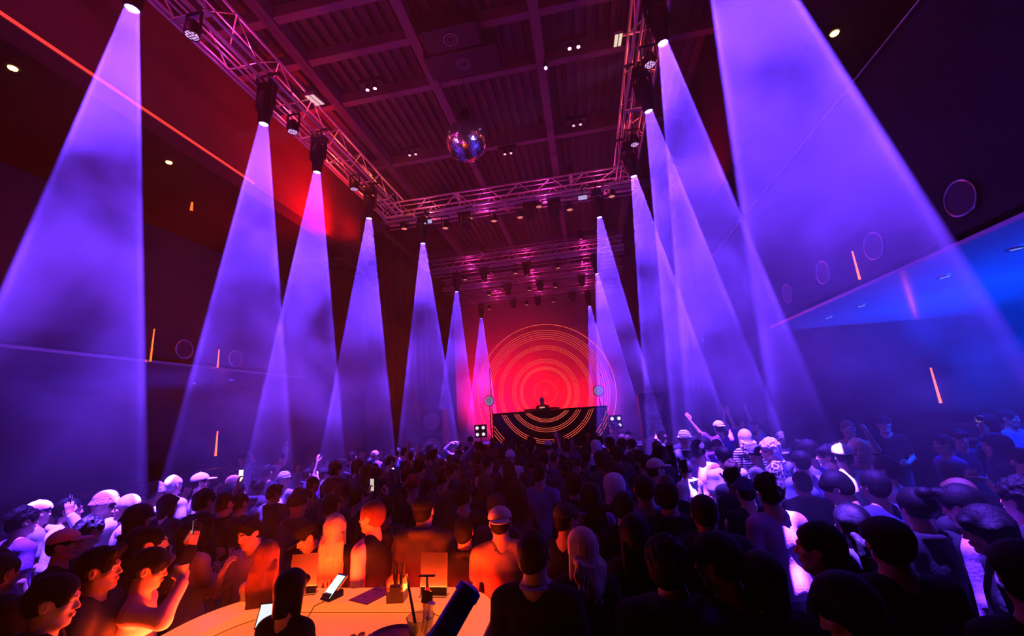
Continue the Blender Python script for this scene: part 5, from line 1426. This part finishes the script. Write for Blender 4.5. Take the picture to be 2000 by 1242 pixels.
t = thing('pump_bottle', 'small red syrup bottle with a flat pump top behind the tub', 'bottle', (p.x, p.y, WT))
G().lathe((0, 0, 0), [(0, 0), (.035, 0), (.036, .10), (.030, .13), (.014, .15), (.014, .17), (0, .17)], 20).done('body', mat('red_syrup', (.5, .06, .04), .2, trans=.4), t, smooth=True)
G().cyl((0, 0, .17), (0, 0, .235), .010, n=10).box((0, 0, .238), (.12, .03, .008), .002).done('pump', M['black'], t)
p = atz(765, 1250, WT)
t = thing('serving_tray', 'dark magenta tray with a rim on the worktop', 'tray', (p.x, p.y, WT))
G().lathe((0, 0, 0), [(0, .0), (.14, .0), (.155, .02), (.15, .022), (.137, .006), (0, .006)], 40).done('tray_body', mat('magenta_tray', (.3, .03, .12), .3), t, smooth=True)
for k, (px, py) in enumerate([(690, 1250), (706, 1246), (722, 1250)]):
    p = atz(px, py, WT)
    t = thing('lime_wedge', ['left', 'middle', 'right'][k] + ' one of the small red-lit fruit wedges on the worktop', 'fruit', (p.x, p.y, WT + .001), R(k * 40), 'fruit wedges on the worktop')
    G().ball((0, 0, .016), .024, 14, (1, .6, .66)).done('flesh', mat('fruit_flesh', (.6, .25, .12), .4), t, smooth=True)
# bottle leaning in an ice bucket on the back counter, near the camera
t = thing('back_counter', 'black counter in the near dark carrying the ice bucket', 'counter', (-.05, 1.25, 0))
G().box((0, 0, .62), (.9, .5, 1.24), .01).done('cabinet', M['black'], t); G().box((0, 0, 1.26), (.96, .56, .04), .01).done('counter_top', M['black_gloss'], t)
tipw = Vector(ray(922, 1142)).normalized() * 1.55 + Vector((0, 0, CAMH)); basew = Vector(ray(835, 1290)).normalized() * 1.55 + Vector((0, 0, CAMH))
d = (tipw - basew).normalized(); q = d.to_track_quat('Z', 'Y')
t = thing('champagne_bottle', 'large dark bottle with a blue-violet foil neck leaning towards the upper right', 'bottle', tipw - d * .46)
t.rotation_mode = 'QUATERNION'; t.rotation_quaternion = q
G().lathe((0, 0, 0), [(0, 0), (.062, 0), (.066, .02), (.066, .17), (.055, .24), (.038, .30), (.034, .34)], 32).done('glass_body', mat('dark_bottle_glass', (.05, .02, .09), .12, coat=.5), t, smooth=True)
G().lathe((0, 0, .33), [(.0345, .0), (.036, .0), (.035, .09), (.039, .095), (.038, .12), (.02, .13), (0, .13)], 32).done('foil', mat('violet_foil', (.12, .07, .6), .3, .5), t, smooth=True)
bb = tipw - d * .46
t = thing('ice_bucket', 'black ice bucket around the leaning bottle', 'bucket', (bb.x - .02, bb.y, 1.28))
G().lathe((0, 0, 0), [(0, 0), (.095, 0), (.12, max(.06, bb.z - 1.22)), (.112, max(.06, bb.z - 1.22)), (.09, .01), (0, .01)], 32).done('bucket_wall', M['black_gloss'], t, smooth=True)
